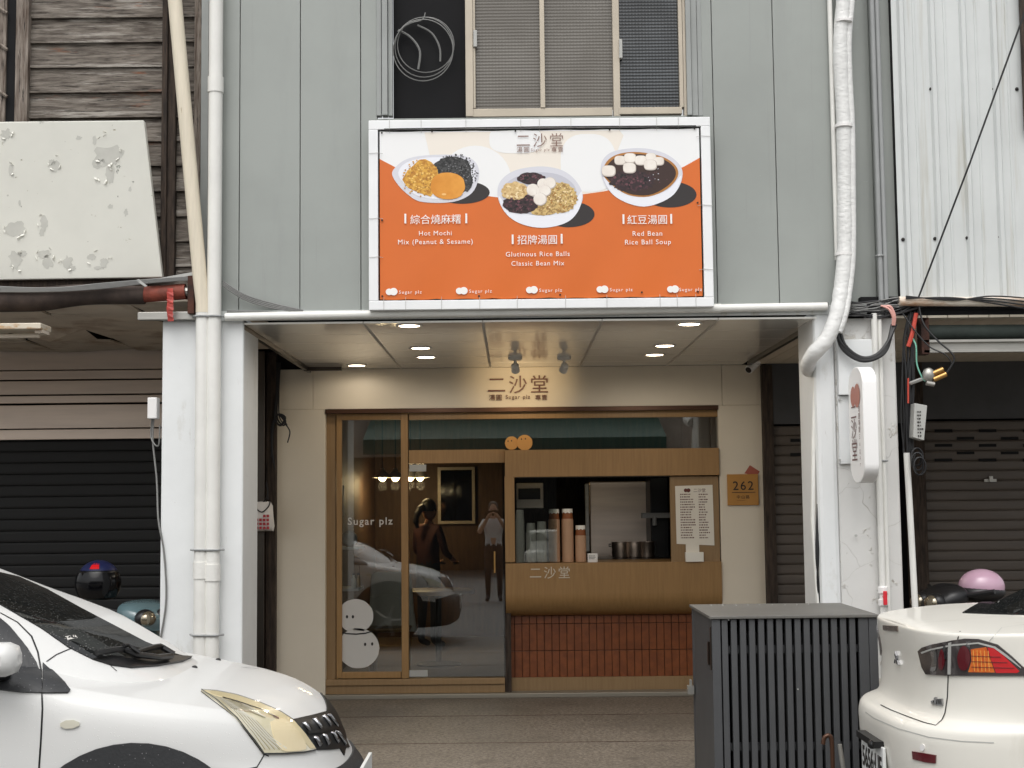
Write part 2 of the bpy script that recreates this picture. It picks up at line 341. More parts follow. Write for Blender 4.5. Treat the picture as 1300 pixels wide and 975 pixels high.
mk('lamp_red', S(196,28,34), .15, coat=1); mk('lamp_darkred', S(92,24,32), .2, coat=1); mk('lamp_amber', S(224,120,36), .15, coat=1, col2=S(196,84,26), scale=40); mk('lamp_amber_line', S(240,176,84), .15, coat=1); mk('lamp_smoke', S(84,78,78), .12, coat=1, metal=.5)
mk('tyre', S(26,26,27), .8, bump=.2); mk('rim', S(160,160,162), .3, metal=.9)
mk('plate_white', S(226,228,226), .4)
# people, scooters
mk('skin', S(206,160,132), .5); mk('hair', S(24,20,18), .5); mk('shirt_white', S(220,220,218), .8); mk('trousers', S(40,42,50), .8); mk('apron_red', S(66,32,28), .8)
mk('scooter_teal', S(98,122,128), .25, coat=.7); mk('scooter_black', S(28,28,30), .4); mk('helmet_black', S(12,12,13), .3); mk('helmet_blue', S(28,36,76), .4); mk('helmet_red', S(214,20,28), .4); mk('helmet_pink', S(196,160,180), .25, coat=.4)
mk('cloth_white', S(220,216,206), .8, bump=.5, bscale=8)

def text(body, c, width=None, height=None, mt=None, parent=None, bold=0., ux=(1,0,0), uy=(0,0,1), ext=.0, name='lettering', space=1.0, asub=False):
    """real type set as a mesh, centred on c, along ux / uy; several lines share one mesh"""
    cu = bpy.data.curves.new('t', 'FONT'); cu.body = body; cu.size = 1; cu.resolution_u = 3; cu.offset = bold; cu.space_character = space; cu.align_x = 'CENTER'; cu.extrude = 0
    t = bpy.data.objects.new('t', cu); COL.objects.link(t)
    me = bpy.data.meshes.new_from_object(t.evaluated_get(bpy.context.evaluated_depsgraph_get())); bpy.data.objects.remove(t)
    xs = [v.co.x for v in me.vertices]; ys = [v.co.y for v in me.vertices]
    cx, cy = (min(xs)+max(xs))/2, (min(ys)+max(ys))/2
    kx = width/(max(xs)-min(xs)) if width else height/(max(ys)-min(ys)); ky = height/(max(ys)-min(ys)) if height else kx
    c, ux, uy = Vector(c), Vector(ux), Vector(uy)
    mb = MB(); mb.add([c + ux*(v.co.x-cx)*kx + uy*(v.co.y-cy)*ky for v in me.vertices], [tuple(p.vertices) for p in me.polygons])
    bpy.data.meshes.remove(me)
    if ext:
        n = len(mb.v); nv = ux.cross(uy)*-ext; ec = {}
        for f in mb.f:
            for a, b in zip(f, f[1:]+f[:1]): ec[(a,b)] = 1
        side = [(b, a, a+n, b+n) for (a, b) in ec if (b, a) not in ec]
        vs = mb.v; mb.v = [tuple(v) for v in vs] + [tuple(Vector(v)+nv) for v in vs]; mb.f += side; mb.m = [0]*len(mb.f)
    return (sub if asub else obj)(name, mb, mt, parent, fix=False)
def merge_mb(*mbs):
    r = MB()
    for m in mbs: r.add(m.v, m.f)
    return r
def ell(cx, cy, rx, ry, Y, n=32, wob=0, seed=0, a0=0, a1=6.28319):
    rnd = random.Random(seed)
    return [W(cx+rx*math.cos(a)*(1+wob*rnd.uniform(-1,1)), cy+ry*math.sin(a)*(1+wob*rnd.uniform(-1,1)), Y) for a in [a0+(a1-a0)*k/n for k in range(n)]]

def scrawl(c, w, h, rows, mt, parent, seed=1):
    """rows of print too small to read in the photograph: short broken strokes"""
    rnd = random.Random(seed); mb = MB(); c = Vector(c); p = h/rows
    for i in range(rows):
        z = c.z+h/2-(i+.5)*p; x = c.x-w/2; end = c.x-w/2+w*rnd.uniform(.6, 1)
        while x < end:
            l = rnd.uniform(.2, .7)*p*.9; mb.add([(x,c.y,z-p*.24),(x+l,c.y,z-p*.24),(x+l,c.y,z+p*.2),(x,c.y,z+p*.2)], [(0,1,2,3)]); x += l+p*rnd.uniform(.12,.3)
    return obj('print', mb, mt, parent, fix=False)
# ================================================================ SETTING
YF, YS, ZC = 8.9, 11.9, 2.73                   # street facade, shop front, arcade ceiling height
mb = MB(); mb.poly([(-60,-80,-.06),(60,-80,-.06),(60,80,-.06),(-60,80,-.06)]); struct(obj('road', mb, M['asphalt']))
mb = MB(); mb.box(-9, 9, 8.25, 17.6, -.14, 0); struct(obj('pavement', mb, M['paving']))
mb = MB()
for y in (9.68, 10.9, 8.5): mb.box(-9, 9, y, y+.005, .0005, .002)
for x in (-3.1, -1.9, 1.95, 3.1): mb.box(x, x+.006, 8.25, 11.8, .0005, .0025)
struct(obj('pavement_joints', mb, M['grout']))

# ---------------------------------------------------------------- old timber house, left
T = thing('timber_house', (-3.2, 9, 0), 'old weathered timber shophouse with brown plank cladding on its upper floor', 'house')
YP = YF + .10
xl, xr, _, zt = RX(-260, -90, 252, 360, YP)
mb = MB(); edges = [-74,-41,-8,24,55.5,87,119,151,181.5,213,245,277,309,341,372]; rnd = random.Random(3)
for a, b in zip(edges, edges[1:]):
    z1, z0 = W(120, a, YP).z, W(120, b, YP).z + .004
    y = rnd.uniform(-.004, .004)
    mb.prism([(xl, YP+y+.004, z1), (xl, YP+y-.018, z0), (xl, YP+y+.02, z0), (xl, YP+y+.02, z1+.01)], (xr-xl, 0, 0))
obj('plank_wall', mb, M['plank'], T)
mb = MB(); mb.box(xl, xr, YP+.03, YP+.06, 2.98, zt); obj('backing', mb, M['void'], T)
def post(px0, px1, py0, py1, Y, th, m, name='post'):
    x0, x1, z0, z1 = RX(px0, py0, px1, py1, Y); mb = MB(); mb.box(x0, x1, Y, Y+th, z0, z1); return obj(name, mb, M[m], T, bevel=.004)
post(20, 36, -80, 156, YP-.06, .08, 'post_wood'); post(-8, 8, -80, 156, YP-.05, .07, 'post_wood'); post(205, 212, -80, 352, YP-.07, .09, 'dark_wood'); post(213, 223, -80, 352, YP-.05, .07, 'dark_wood'); post(246, 255, -80, 352, YP-.05, .07, 'post_wood')
x0, x1, z0, z1 = RX(8, -80, 20, 156, YP-.03); mb = MB(); mb.box(x0, x1, YP-.03, YP-.02, z0, z1); obj('window_gap', mb, M['void'], T)
mb = MB()
for y in (14, 60, 120): 
    a, b = W(-6, y-8, YP-.06), W(9, y+3, YP-.06); mb.tube([a, b], .012, 6)
obj('window_bar', mb, M['post_wood'], T, split=True)
x0, x1, z0, z1 = RX(255, -80, 264, 372, YF+.03); mb = MB(); mb.box(x0, x1, YF+.03, YF+.05, z0, z1); obj('edge_flashing', mb, M['grey_trim'], T)
# left arcade: sagging ceiling
ZC0 = ZC
mb = MB(); rnd = random.Random(5)
xs = [-7.2,-5.6,-4.4,-3.75,-3.1,-2.45,-1.72]; ys = [8.97,9.5,10.25,10.95,11.75]
for i in range(len(xs)-1):
    for j in range(len(ys)-1):
        ZC = 2.89
        if i == 3 and j == 2:                                          # torn panel hanging open
            mb.add([(xs[i],ys[j],ZC+.0),(xs[i+1],ys[j],ZC),(xs[i+1]-.1,ys[j+1],ZC),(xs[i]+.34,ys[j]+.22,ZC-.07)], [(0,1,2,3)]); continue
        q = [rnd.uniform(-.014,.014) for _ in range(4)]; g = .006
        P = [(xs[i]+g,ys[j]+g,ZC+q[0]),(xs[i+1]-g,ys[j]+g,ZC+q[1]),(xs[i+1]-g,ys[j+1]-g,ZC+q[2]),(xs[i]+g,ys[j+1]-g,ZC+q[3])]
        mb.prism(P, (0,0,.012))
obj('ceiling_panel', mb, M['old_ceiling'], T)
mb = MB(); mb.box(-7.2, -1.72, 8.98, 11.9, ZC+.05, ZC+.1); obj('ceiling_void', mb, M['void'], T)
mb = MB(); mb.box(-7.2, -2.3, YF+.02, YF+.08, ZC+.02, 3.12); obj('lintel', mb, M['dark_wood'], T)
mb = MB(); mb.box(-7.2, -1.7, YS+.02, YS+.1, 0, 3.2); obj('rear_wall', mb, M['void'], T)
ZC = ZC0

# ---------------------------------------------------------------- grey metal clad shop house, middle
T = thing('shop_house', (0, 9, 0), 'middle shophouse clad in smooth grey metal panels with open arcade below', 'shop building')
gx0 = W(264, 200, YF).x; gx1 = W(1060, 200, YF).x
zb, zt = W(650, 396, YF).z, 6.4
jx = [304, 381, 458, 907, 985]; jx = [W(p, 200, YF).x for p in jx]
wx0, wx1, wz0, _ = RX(498, -80, 870, 148, YF)
mb = MB(); g = .0022
cols = [gx0] + jx + [gx1]
def pan(x0, x1, z0, z1): 
    if x1-x0 > .02: mb.box(x0, x1, YF, YF+.04, z0, z1)
for a, b in zip(cols, cols[1:]):
    a2, b2 = a+g, b-g
    if a2 > wx0-.3 and b2 < wx1+.3 and (b-a) > 1.2:                    # bay with the window
        pan(a2, wx0-.1, zb, zt); pan(wx1+.1, b2, zb, zt); pan(wx0-.1, wx1+.1, zb, wz0-.003)
    else: pan(a2, b2, zb, zt)
obj('panel_wall', mb, M['grey_panel'], T, bevel=.003)
mb = MB(); mb.box(gx0, gx1, YF+.045, YF+.06, zb, wz0-.01); mb.box(gx0, wx0-.1, YF+.045, YF+.06, wz0, zt); mb.box(wx1+.1, gx1, YF+.045, YF+.06, wz0, zt); obj('joint_backing', mb, M['joint'], T)
# recessed grey strip right of the panels
x0, x1 = W(1062, 200, YF).x, W(1137, 200, YF).x; xm = W(1111, 200, YF).x
mb = MB(); mb.box(x0, xm-.004, YF+.06, YF+.1, zb-.02, zt); mb.box(xm, x1, YF+.03, YF+.1, zb-.02, zt); obj('side_strip', mb, M['grey_panel'], T)
# upper window
wn = MB(); D = YF+.03
def bar(px0, py0, px1, py1, y0, y1, m=None):
    a = RX(px0, py0, px1, py1, YF); (m or wn).box(a[0], a[1], y0, y1, a[2], a[3])
tr = MB()
for p0, p1, d in ((478,484,.004),(485,492,-.012),(492.5,498,.012),(870,876,-.012),(876.5,884,.004),(884.5,890,.01)): bar(p0, -80, p1, 147, YF-.012+d, YF+.05, tr)
obj('window_trim', tr, M['grey_trim'], T, bevel=.002, split=True)
bar(590.5, -80, 600, 147, D-.02, D+.05); bar(600, 136.5, 778, 146.5, D-.015, D+.05); bar(600, -80, 603, 136, D-.01, D+.04); bar(685, -80, 691, 136, D-.02, D+.03); bar(777.5, -80, 786, 147, D-.025, D+.05); bar(786, 136, 866, 144.5, D-.03, D+.03); bar(861, -80, 866, 136, D-.03, D+.03); bar(866.5, -80, 870, 147, D-.03, D+.05)
win = obj('window', wn, M['window_frame'], T, bevel=.002)
for p0, p1, k, dy in ((498,590.5,'open_sash_black',.05),(603,685,'pane_ribbed',.02),(691,777.5,'pane_ribbed',.025),(786,861,'pane_ribbed_dark',.01)):
    m_ = MB(); bar(p0, -80, p1, 136.5 if p0 > 550 else 147, D+dy, D+dy+.006, m_); sub('pane', m_, M[k], win)  # leftmost one is no glass, the darkness inside is its colour
m_ = MB(); bar(601, 38, 605.5, 59, D-.03, D, m_); bar(786, 50, 790, 74, D-.04, D, m_); sub('latch', m_, M['plastic_grey'], win, bevel=.002)
# arcade ceiling: glossy boards with joints
sx0, sx1 = -1.68, 1.93
mb = MB(); js = [WZ(700, p, ZC).y for p in (421, 431, 443, 455)]; ys = [YF-.02] + js[:0] + [9.45, 9.98, 10.5, 11.0, 11.5, YS]; cx = [sx0, -.93, -.18, .57, 1.3, sx1]
for i in range(len(cx)-1):
    for j in range(len(ys)-1): mb.box(cx[i]+.004, cx[i+1]-.004, ys[j]+.004, ys[j+1]-.004, ZC, ZC+.012)
obj('arcade_ceiling', mb, M['soffit'], T)
mb = MB(); mb.box(sx0, sx1, YF-.015, YS, ZC+.004, ZC+.011)
for x in cx[1:-1]: mb.box(x-.010, x+.010, YF, YS, ZC-.002, ZC+.0035)
obj('ceiling_joint', mb, M['soffit_joint'], T)
mb = MB(); mb.box(sx0-.03, sx0, YF, YS-.02, ZC-.03, ZC+.03); mb.box(sx0-.03, sx0+.28, YS-.25, YS-.2, ZC-.035, ZC-.004); mb.box(sx1, sx1+.03, YF+.2, YS-.3, ZC-.03, ZC+.03); obj('ceiling_edge_rail', mb, M['steel_dark'], T, split=True)
mb = MB(); mb.box(sx0-.3, sx1+.3, YF-.03, YF-.003, W(650,404,YF).z, W(650,392,YF).z); obj('fascia', mb, M['white_metal'], T)
# walls round the shop front
ox0, ox1, oz0, oz1 = RX(413, 517, 915.5, 878, YS)
px0 = W(347, 640, YS).x; px1 = W(970, 640, YS).x
mb = MB(); mb.box(px0, ox0, YS, YS+.14, 0, oz1-.001); mb.box(ox1, px1, YS, YS+.14, 0, oz1-.001); obj('side_pier', mb, M['beige'], T, bevel=.004, split=True)
mb = MB(); mb.box(px0+.33, px1-.33, YS+.002, YS+.14, oz1, ZC); mb.box(px0, px0+.327, YS, YS+.14, oz1, ZC); mb.box(px1-.327, px1, YS, YS+.14, oz1, ZC); obj('header_panel', mb, M['beige'], T, bevel=.003, split=True)
mb = MB(); mb.box(ox0, ox1, YS-.01, YS+.05, oz1-.035, oz1-.001); obj('header_trim', mb, M['bronze'], T)
mb = MB(); mb.box(px0, px1, YS+.1, YS+.16, ZC, 3.2); mb.box(px0-.4, px1+.4, YF+.5, YS+.3, ZC+.25, ZC+.4); obj('floor_slab', mb, M['void'], T)
# the room behind the glass
rx0, rx1, ry1 = -1.66, 2.05, 17.2
mb = MB(); mb.box(rx0-.1, rx0, YS+.14, ry1, 0, 2.8); mb.box(rx1, rx1+.1, YS+.14, ry1, 0, 2.8); mb.box(rx0-.1, rx1+.1, ry1, ry1+.1, 0, 2.8); obj('room_wall', mb, M['room_wall'], T, split=True)
mb = MB(); mb.box(rx0, rx1, YS+.14, ry1, 2.7, 2.8); obj('room_ceiling', mb, M['room_ceiling'], T)
mb = MB(); mb.box(rx0, rx1, YS+.1, ry1, .002, .012); obj('room_floor', mb, M['room_floor'], T)

# ---------------------------------------------------------------- white corrugated house, right
T = thing('corrugated_house', (4, 9, 0), 'right hand shophouse clad in white ribbed sheet metal with black screw heads', 'house')
YR = YF - .03
x0 = W(1137, 190, YR).x; z0 = W(1220, 379, YR).z; pr = []; pitch = W(1264, 190, YR).x - W(1224.5, 190, YR).x; xr0 = W(1145, 190, YR).x
pr.append((x0, 0)); x = xr0
while x < 5.2:
    pr += [(x-.006, 0), (x+.006, -.026), (x+.030, -.026), (x+.042, 0), (x+.09, 0), (x+.094, -.005), (x+.106, -.005), (x+.110, 0)]; x += pitch
mb = MB(); n = len(pr)
mb.add([(p[0], YR+p[1], z0) for p in pr] + [(p[0], YR+p[1], 6.4) for p in pr], [(i, i+1, n+i+1, n+i) for i in range(n-1)])
o = obj('ribbed_cladding', mb, M['white_metal'], T); so = o.modifiers.new('thick', 'SOLIDIFY'); so.thickness = .002; so.offset = 1
mb = MB(); mb.box(x0, 5.3, YR+.01, YR+.2, z0+.01, 6.4); obj('backing', mb, M['void'], T)
mb = MB()
for px, py in ((1146.5,304),(1187,303),(1228,302),(1269.5,301),(1182,113),(1262,113),(1291,113)):
    p = W(px, py, YR-.004); mb.ball(p, .012, .008, .012, 10, 6)
obj('screw', mb, M['screw'], T, split=True)
x0b, x1b, z0b, z1b = RX(1293, -60, 1305, 168, YR); mb = MB(); mb.box(x0b, x1b+.2, YR-.06, YR-.03, z0b, z1b); obj('window_edge', mb, M['dark_wood'], T)
mb = MB()
for k in range(28):                                                    # boarded arcade ceiling
    x = 1.965 + k*.13; mb.box(x+.003, x+.127, YF-.0, YS-.05, ZC-.0, ZC+.015)
obj('arcade_ceiling', mb, M['beige'], T)
mb = MB(); mb.box(1.962, 5.6, YF-.0, YS, ZC+.016, ZC+.05); mb.box(2.2, 5.6, YR+.02, YR+.2, ZC+.05, z0+.02); obj('ceiling_void', mb, M['void'], T)
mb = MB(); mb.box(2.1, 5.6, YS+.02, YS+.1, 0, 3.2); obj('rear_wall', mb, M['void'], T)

# ---------------------------------------------------------------- arcade pillars
T = thing('pillar', (-1.95, 9.2, 0), 'white painted square arcade pillar carrying two white drain pipes', 'pillar')
x0, x1, _, z1 = RX(204, 406, 309, 860, YF)
mb = MB(); mb.box(x0, x0+(x1-x0)*.66, YF, YF+.55, -.02, z1); mb.box(x0+(x1-x0)*.662, x1, YF-.015, YF+.5, -.02, z1+.02); obj('shaft', mb, M['paint_white'], T, bevel=.012)
T = thing('pillar', (2.17, 9.2, 0), 'white arcade pillar with cracked flaking paint behind the slatted grey cabinet', 'pillar')
x0, x1, _, z1 = RX(1038, 396, 1143, 860, YF); xa, xb = W(1064, 620, YF).x, W(1110, 620, YF).x
mb = MB(); mb.box(x0, xa, YF-.02, YF+.5, -.02, z1+.02); obj('edge_casing', mb, M['paint_white'], T, bevel=.03)
mb = MB(); mb.box(xa+.001, x1, YF, YF+.5, -.02, z1+.02); obj('shaft', mb, M['paint_cracked'], T, bevel=.012)
a = RX(1062, 432, 1110, 502, YF); mb = MB(); mb.box(a[0], a[1], YF-.05, YF-.001, a[2], a[3]); a = RX(1064, 503, 1110, 589, YF); mb.box(a[0], a[1], YF-.022, YF-.001, a[2], a[3]); obj('cover_plate', mb, M['paint_white'], T, bevel=.004, split=True)
mb = MB()
for px, py in ((1066,507),(1066,584),(1087,680)): mb.lathe([(.008,0),(.008,.012)], W(px,py,YF-.034), 8, 'Y')
obj('bolt', mb, M['plastic_grey'], T, split=True)

# ---------------------------------------------------------------- roller shutters
def slat_sheet(x0, x1, z0, z1, y, pitch, depth):
    mb = MB(); n = max(1, round((z1-z0)/pitch)); h = (z1-z0)/n; P = []
    for i in range(n):
        for t, d in ((0,0),(.05,.6),(.2,.95),(.5,1),(.8,.95),(.95,.6)): P.append((z0+(i+t)*h, y-d*depth))
    P.append((z1, y)); m = len(P)
    return mb.add([(x0, q, p) for p, q in P] + [(x1, q, p) for p, q in P], [(i, i+1, m+i+1, m+i) for i in range(m-1)])
YB = YS - .05
T = thing('roller_shutter', (-4, YB, 0), 'closed black roller shutter under broad steel header panels left of the shop', 'roller shutter')
a = RX(-420, 560, 322, 900, YB); mb = slat_sheet(a[0], a[1], 0, a[3], YB, .094, .008); obj('shutter_curtain', mb, M['shutter_black'], T)
mb = MB()
for p0, p1, d in ((446,472,.0),(473,484,-.02),(485.5,503,.0),(504.5,514,-.02),(516,546,0),(547,560,-.02)):
    b = RX(-420, p0, 322, p1, YB); mb.box(b[0], b[1], YB-.06+d, YB-.02, b[2]+.002, b[3])
obj('header_panel', mb, M['steel'], T, bevel=.003, split=True)
b = RX(-420, 440, 322, 562, YB); mb = MB(); mb.box(b[0], b[1], YB-.015, YB, b[2], b[3]); obj('header_backing', mb, M['void'], T)
a = RX(321, 440, 349, 880, YB); mb = MB(); mb.box(a[0], a[1]-.07, YB-.1, YB+.05, 0, 2.87); obj('guide_post', mb, M['steel_dark'], T, bevel=.004)
mb = MB(); mb.box(a[1]-.068, a[1]+.01, YB-.03, YB+.05, 0, 2.87); obj('jamb', mb, M['dark_wood'], T)
YB2 = YS - .03
T = thing('roller_shutter', (2.4, YB2, 0), 'narrow brown roller shutter between the house number wall and the right pillar', 'roller shutter')
a = RX(984, 540, 1143, 900, YB2); mb = slat_sheet(a[0], a[1], 0, a[3], YB2, .082, .014); obj('shutter_curtain', mb, M['shutter_brown'], T)
mb = MB(); b = RX(972, 466, 1150, 538, YB2); mb.box(b[0], b[1], YB2-.05, YB2-.02, b[2], ZC); obj('header_panel', mb, M['dark_panel'], T)
mb = MB(); b = RX(970, 466, 984, 900, YB2); mb.box(b[0]+.005, b[1], YB2-.06, YB2+.02, 0, ZC-.01); obj('guide_post', mb, M['dark_wood'], T, bevel=.003)
mb = MB()
for py in (559, 577):
    c = RX(1003, py-2, 1030, py+2, YB2); mb.box(c[0], c[1], YB2-.018, YB2-.0125, c[2], c[3])
obj('vent_slot', mb, M['void'], T, split=True)
T = thing('roller_shutter', (3.8, YB2, 0), 'wide brown roller shutter with staggered vent slots at the far right', 'roller shutter')
a = RX(1176, 533, 1500, 900, YB2); mb = slat_sheet(a[0], a[1], 0, a[3], YB2, .082, .014); obj('shutter_curtain', mb, M['shutter_brown'], T)
mb = MB(); b = RX(1152, 464, 1500, 531, YB2); mb.box(b[0], b[1], YB2-.05, YB2-.02, b[2], ZC); obj('header_panel', mb, M['dark_panel'], T)
mb = MB(); b = RX(1152, 464, 1175, 900, YB2); mb.box(b[0], b[1], YB2-.07, YB2+.02, 0, ZC-.01); obj('guide_post', mb, M['dark_wood'], T, bevel=.003)
mb = MB()
for r, py in enumerate((547, 556.5, 565.5, 575, 584)):
    for k in range(5):
        px = 1186 + 28*(r % 2) + k*56; c = RX(px, py-1.8, px+22, py+1.8, YB2); mb.box(c[0], c[1], YB2-.019, YB2-.0125, c[2], c[3])
obj('vent_slot', mb, M['void'], T, split=True)
p = W(1256, 610, YB2); mb = MB(); mb.box(p.x-.05, p.x+.05, YB2-.03, YB2-.012, p.z-.012, p.z+.012); mb.box(p.x-.015, p.x+.015, YB2-.05, YB2-.03, p.z-.01, p.z+.035); obj('lock', mb, M['steel_rough'], T)

# ---------------------------------------------------------------- across the street (seen only in the glass)
T = thing('shop_house', (0, -11, 0), 'brown shophouse across the street mirrored in the shop glass', 'shop building')
mb = MB(); mb.box(-14, 14, -12, -11.6, -.06, 5.2); obj('wall', mb, M['far_wall'], T)
mb = MB()
for k in range(-5, 6): mb.box(k*2.4-.8, k*2.4+.8, -11.59, -11.55, 3.75, 4.9)
obj('window', mb, M['far_white'], T, split=True)
mb = MB(); mb.box(-14, 14, -11.59, -11.5, -.05, 2.75); obj('arcade_shade', mb, M['far_dark'], T)  # flat dark sheet, the far arcade's shade put into its colour
x0 = -3.5; x1 = 3.6
mb = MB(); mb.prism([(x0,-9.4,2.75),(x0,-9.4,3.1),(x0,-11.5,3.75),(x0,-11.5,3.7),(x0,-9.45,3.05),(x0,-9.45,2.75)], (x1-x0,0,0)); tag(obj('street_awning', mb, M['awning_green']), 'green shop awning across the street mirrored in the upper panes', 'awning')
# ================================================================ SHOP FRONT
YG = YS + .05
T = thing('storefront', (0, YG, 0), 'oak framed glazed shop front with order counter and brown tile base', 'shop front')
def fr(mb, px0, py0, px1, py1, y0, y1):
    a = RX(px0, py0, px1, py1, YG); mb.box(a[0], a[1], y0, y1, a[2], a[3])
mb = MB(); fr(mb, 413.5, 521, 426, 868, YG+.02, YG+.08); obj('jamb', mb, M['oak_edge'], T, bevel=.003)
mb = MB(); fr(mb, 427, 525, 434, 861, YG, YG+.05); fr(mb, 434.2, 525, 509, 533, YG, YG+.05); fr(mb, 434.2, 853, 509, 861, YG, YG+.05); fr(mb, 509.5, 522, 518.5, 861, YG-.01, YG+.06)
fr(mb, 519, 521, 912, 531, YG, YG+.05); fr(mb, 519, 571, 641, 588, YG-.005, YG+.05); obj('frame', mb, M['oak'], T, bevel=.003)
mb = MB(); fr(mb, 434.2, 533, 509, 853, YG+.025, YG+.031); sw = obj('side_pane', mb, M['pane'], T)
mb = MB(); fr(mb, 518.6, 531, 912, 571, YG+.025, YG+.031); obj('transom_pane', mb, M['pane'], T)
mb = MB(); fr(mb, 519.5, 588.5, 640.5, 859.5, YG+.012, YG+.02); dr = obj('door', mb, M['pane'], T)
mb = MB(); fr(mb, 519.6, 590, 541, 598.5, YG, YG+.011); fr(mb, 519.6, 851, 543, 859, YG, YG+.011); sub('patch_fitting', mb, M['plastic_grey'], dr, bevel=.001, split=True)
mb = MB(); fr(mb, 627, 700, 629, 727, YG-.02, YG-.01); sub('handle', mb, M['brass'], dr)
mb = MB(); fr(mb, 413.5, 861.5, 641, 869, YG-.03, YG+.1); zt0 = a[2] if 0 else RX(413.5, 861.5, 641, 869, YG)[2]; mb.box(RX(413.5, 861.5, 641, 869, YG)[0], RX(413.5, 861.5, 641, 869, YG)[1], YG-.012, YG+.08, .036, zt0-.001); obj('threshold', mb, M['oak_edge'], T, bevel=.003)
mb = MB(); a = RX(411, 870, 918, 878, YG); mb.box(a[0], a[1], YS-.02, YG+.1, 0.0, .035); obj('sill', mb, M['sill_metal'], T, bevel=.004)
# counter unit, standing a little forward
YC = YS - .03
cx0, cx1, cz0, cz1 = RX(641, 570, 914, 714, YC); cx1 = ox1 - .004
def cr(mb, px0, py0, px1, py1, y0, y1):
    a = RX(px0, py0, px1, py1, YC); mb.box(a[0], min(a[1], ox1-.004), y0, y1, a[2], a[3])
mb = MB(); cr(mb, 641, 570, 914, 604.5, YC, YC+.3); cr(mb, 641, 604.7, 653.5, 714, YC, YC+.06); obj('counter_fascia', mb, M['oak'], T, bevel=.003)
mb = MB(); cr(mb, 852, 604.7, 914, 714, YC+.035, YC+.08); obj('menu_panel', mb, M['oak_edge'], T, bevel=.002)
top = W(780, 714, YC).z; bot = W(780, 783, YC).z; mid = W(780, 752, YC).z
P = [(YC, top), (YC, mid)] + [(YC+.21*(1-math.cos(t)), mid-(mid-bot)*math.sin(t)) for t in [k*math.pi/2/8 for k in range(1, 9)]] + [(YC+.34, bot), (YC+.34, top-.03), (YC+.62, top-.03), (YC+.62, top)]
mb = MB(); mb.prism([(cx0, y, z) for y, z in P], (cx1-cx0, 0, 0)); obj('counter_front', mb, M['oak'], T, smooth=30)
a = RX(641, 783, 914, 859, YC+.2); mb = MB(); mb.box(cx0+.005, cx1, YC+.225, YC+.3, a[2]-.02, bot); obj('base_grout', mb, M['grout'], T)
mb = MB(); tw = (cx1-cx0)/28.5; zb_ = a[2]; h = bot - zb_
rows = [(bot-.012-.055, bot-.002), (bot-.072-(h-.075)/2, bot-.072), (zb_, bot-.077-(h-.075)/2)]
rnd = random.Random(11)
for i in range(29):
    for z0, z1 in rows:
        x = cx0+.006+i*tw; d = rnd.uniform(-.0015, .0015)
        mb.box(x+.002, min(x+tw-.003, cx1), YC+.212+d, YC+.23, z0, z1)
obj('base_tile', mb, M['tile'], T, bevel=.002)
a = RX(641, 859, 914, 869, YC+.1); mb = MB(); mb.box(cx0, cx1, YC+.19, YC+.3, 0.001, zb_); obj('plinth', mb, M['oak_edge'], T)
mb = MB(); cr(mb, 654, 605, 707, 713.5, YC+.05, YC+.056); obj('sliding_pane', mb, M['pane'], T)
mb = MB(); a = RX(654, 604, 852, 714, YC); mb.box(a[0], a[1], YC+.03, YC+.034, a[3]-.012, a[3]+.0); obj('track', mb, M['steel_dark'], T)
text('二沙堂', W(698, 727, YC-.003), width=.33, mt=M['letter_pale'], parent=T, ext=.002, space=1.25)
text('Sugar plz', W(470, 663, YG+.022), width=.375, mt=M['decal_white'], parent=T, bold=.012, space=1.2)
# round decals on the pane
mb = MB(); Yd = YG+.021
mb.poly(ell(451.5, 782, 22.5, 21.5, Yd, 40, .012, 1)); mb.poly(ell(455, 823, 26.5, 25.5, Yd, 40, .012, 2))
obj('decal', mb, M['decal_white'], T, split=True)
mb = MB()
for px, py in ((440.5,783),(448,783),(463.5,818),(472.5,817.5)): mb.poly(ell(px, py, 1.5, 2.2, Yd-.002, 12))
obj('decal_dot', mb, M['letter_black'], T)
mb = MB(); mb.poly([W(x, y, Yd-.0015) for x, y in ((431,801.5),(440,803.5),(452,804.2),(464,803),(473,800.5),(473,802),(464,804.8),(452,806),(440,805.3),(431,803.2))]); obj('decal_gap', mb, M['far_dark'], T)

# round orange cut-outs on the counter
T = thing('counter_mascot', tuple(W(658, 571, YC+.02)), 'two round orange wooden blobs with dot eyes standing on the counter fascia', 'ornament')
for i, (c, r) in enumerate((((649.5,562.5),(8.5,8.5)), ((666,562),(10,10)))):
    mb = MB(); mb.prism(ell(c[0], c[1], r[0], r[1], YC+.03-.012*i, 28, .02, i), (0, .011, 0)); obj('blob', mb, M['cutout_orange'], T, bevel=.001)
mb = MB()
for px, py, d in ((645,560,0),(649.5,559.5,0),(662,557.5,.012),(667,557,.012)): mb.poly(ell(px, py, .7, 1.1, YC+.0285-d, 10))
obj('eye', mb, M['letter_black'], T)

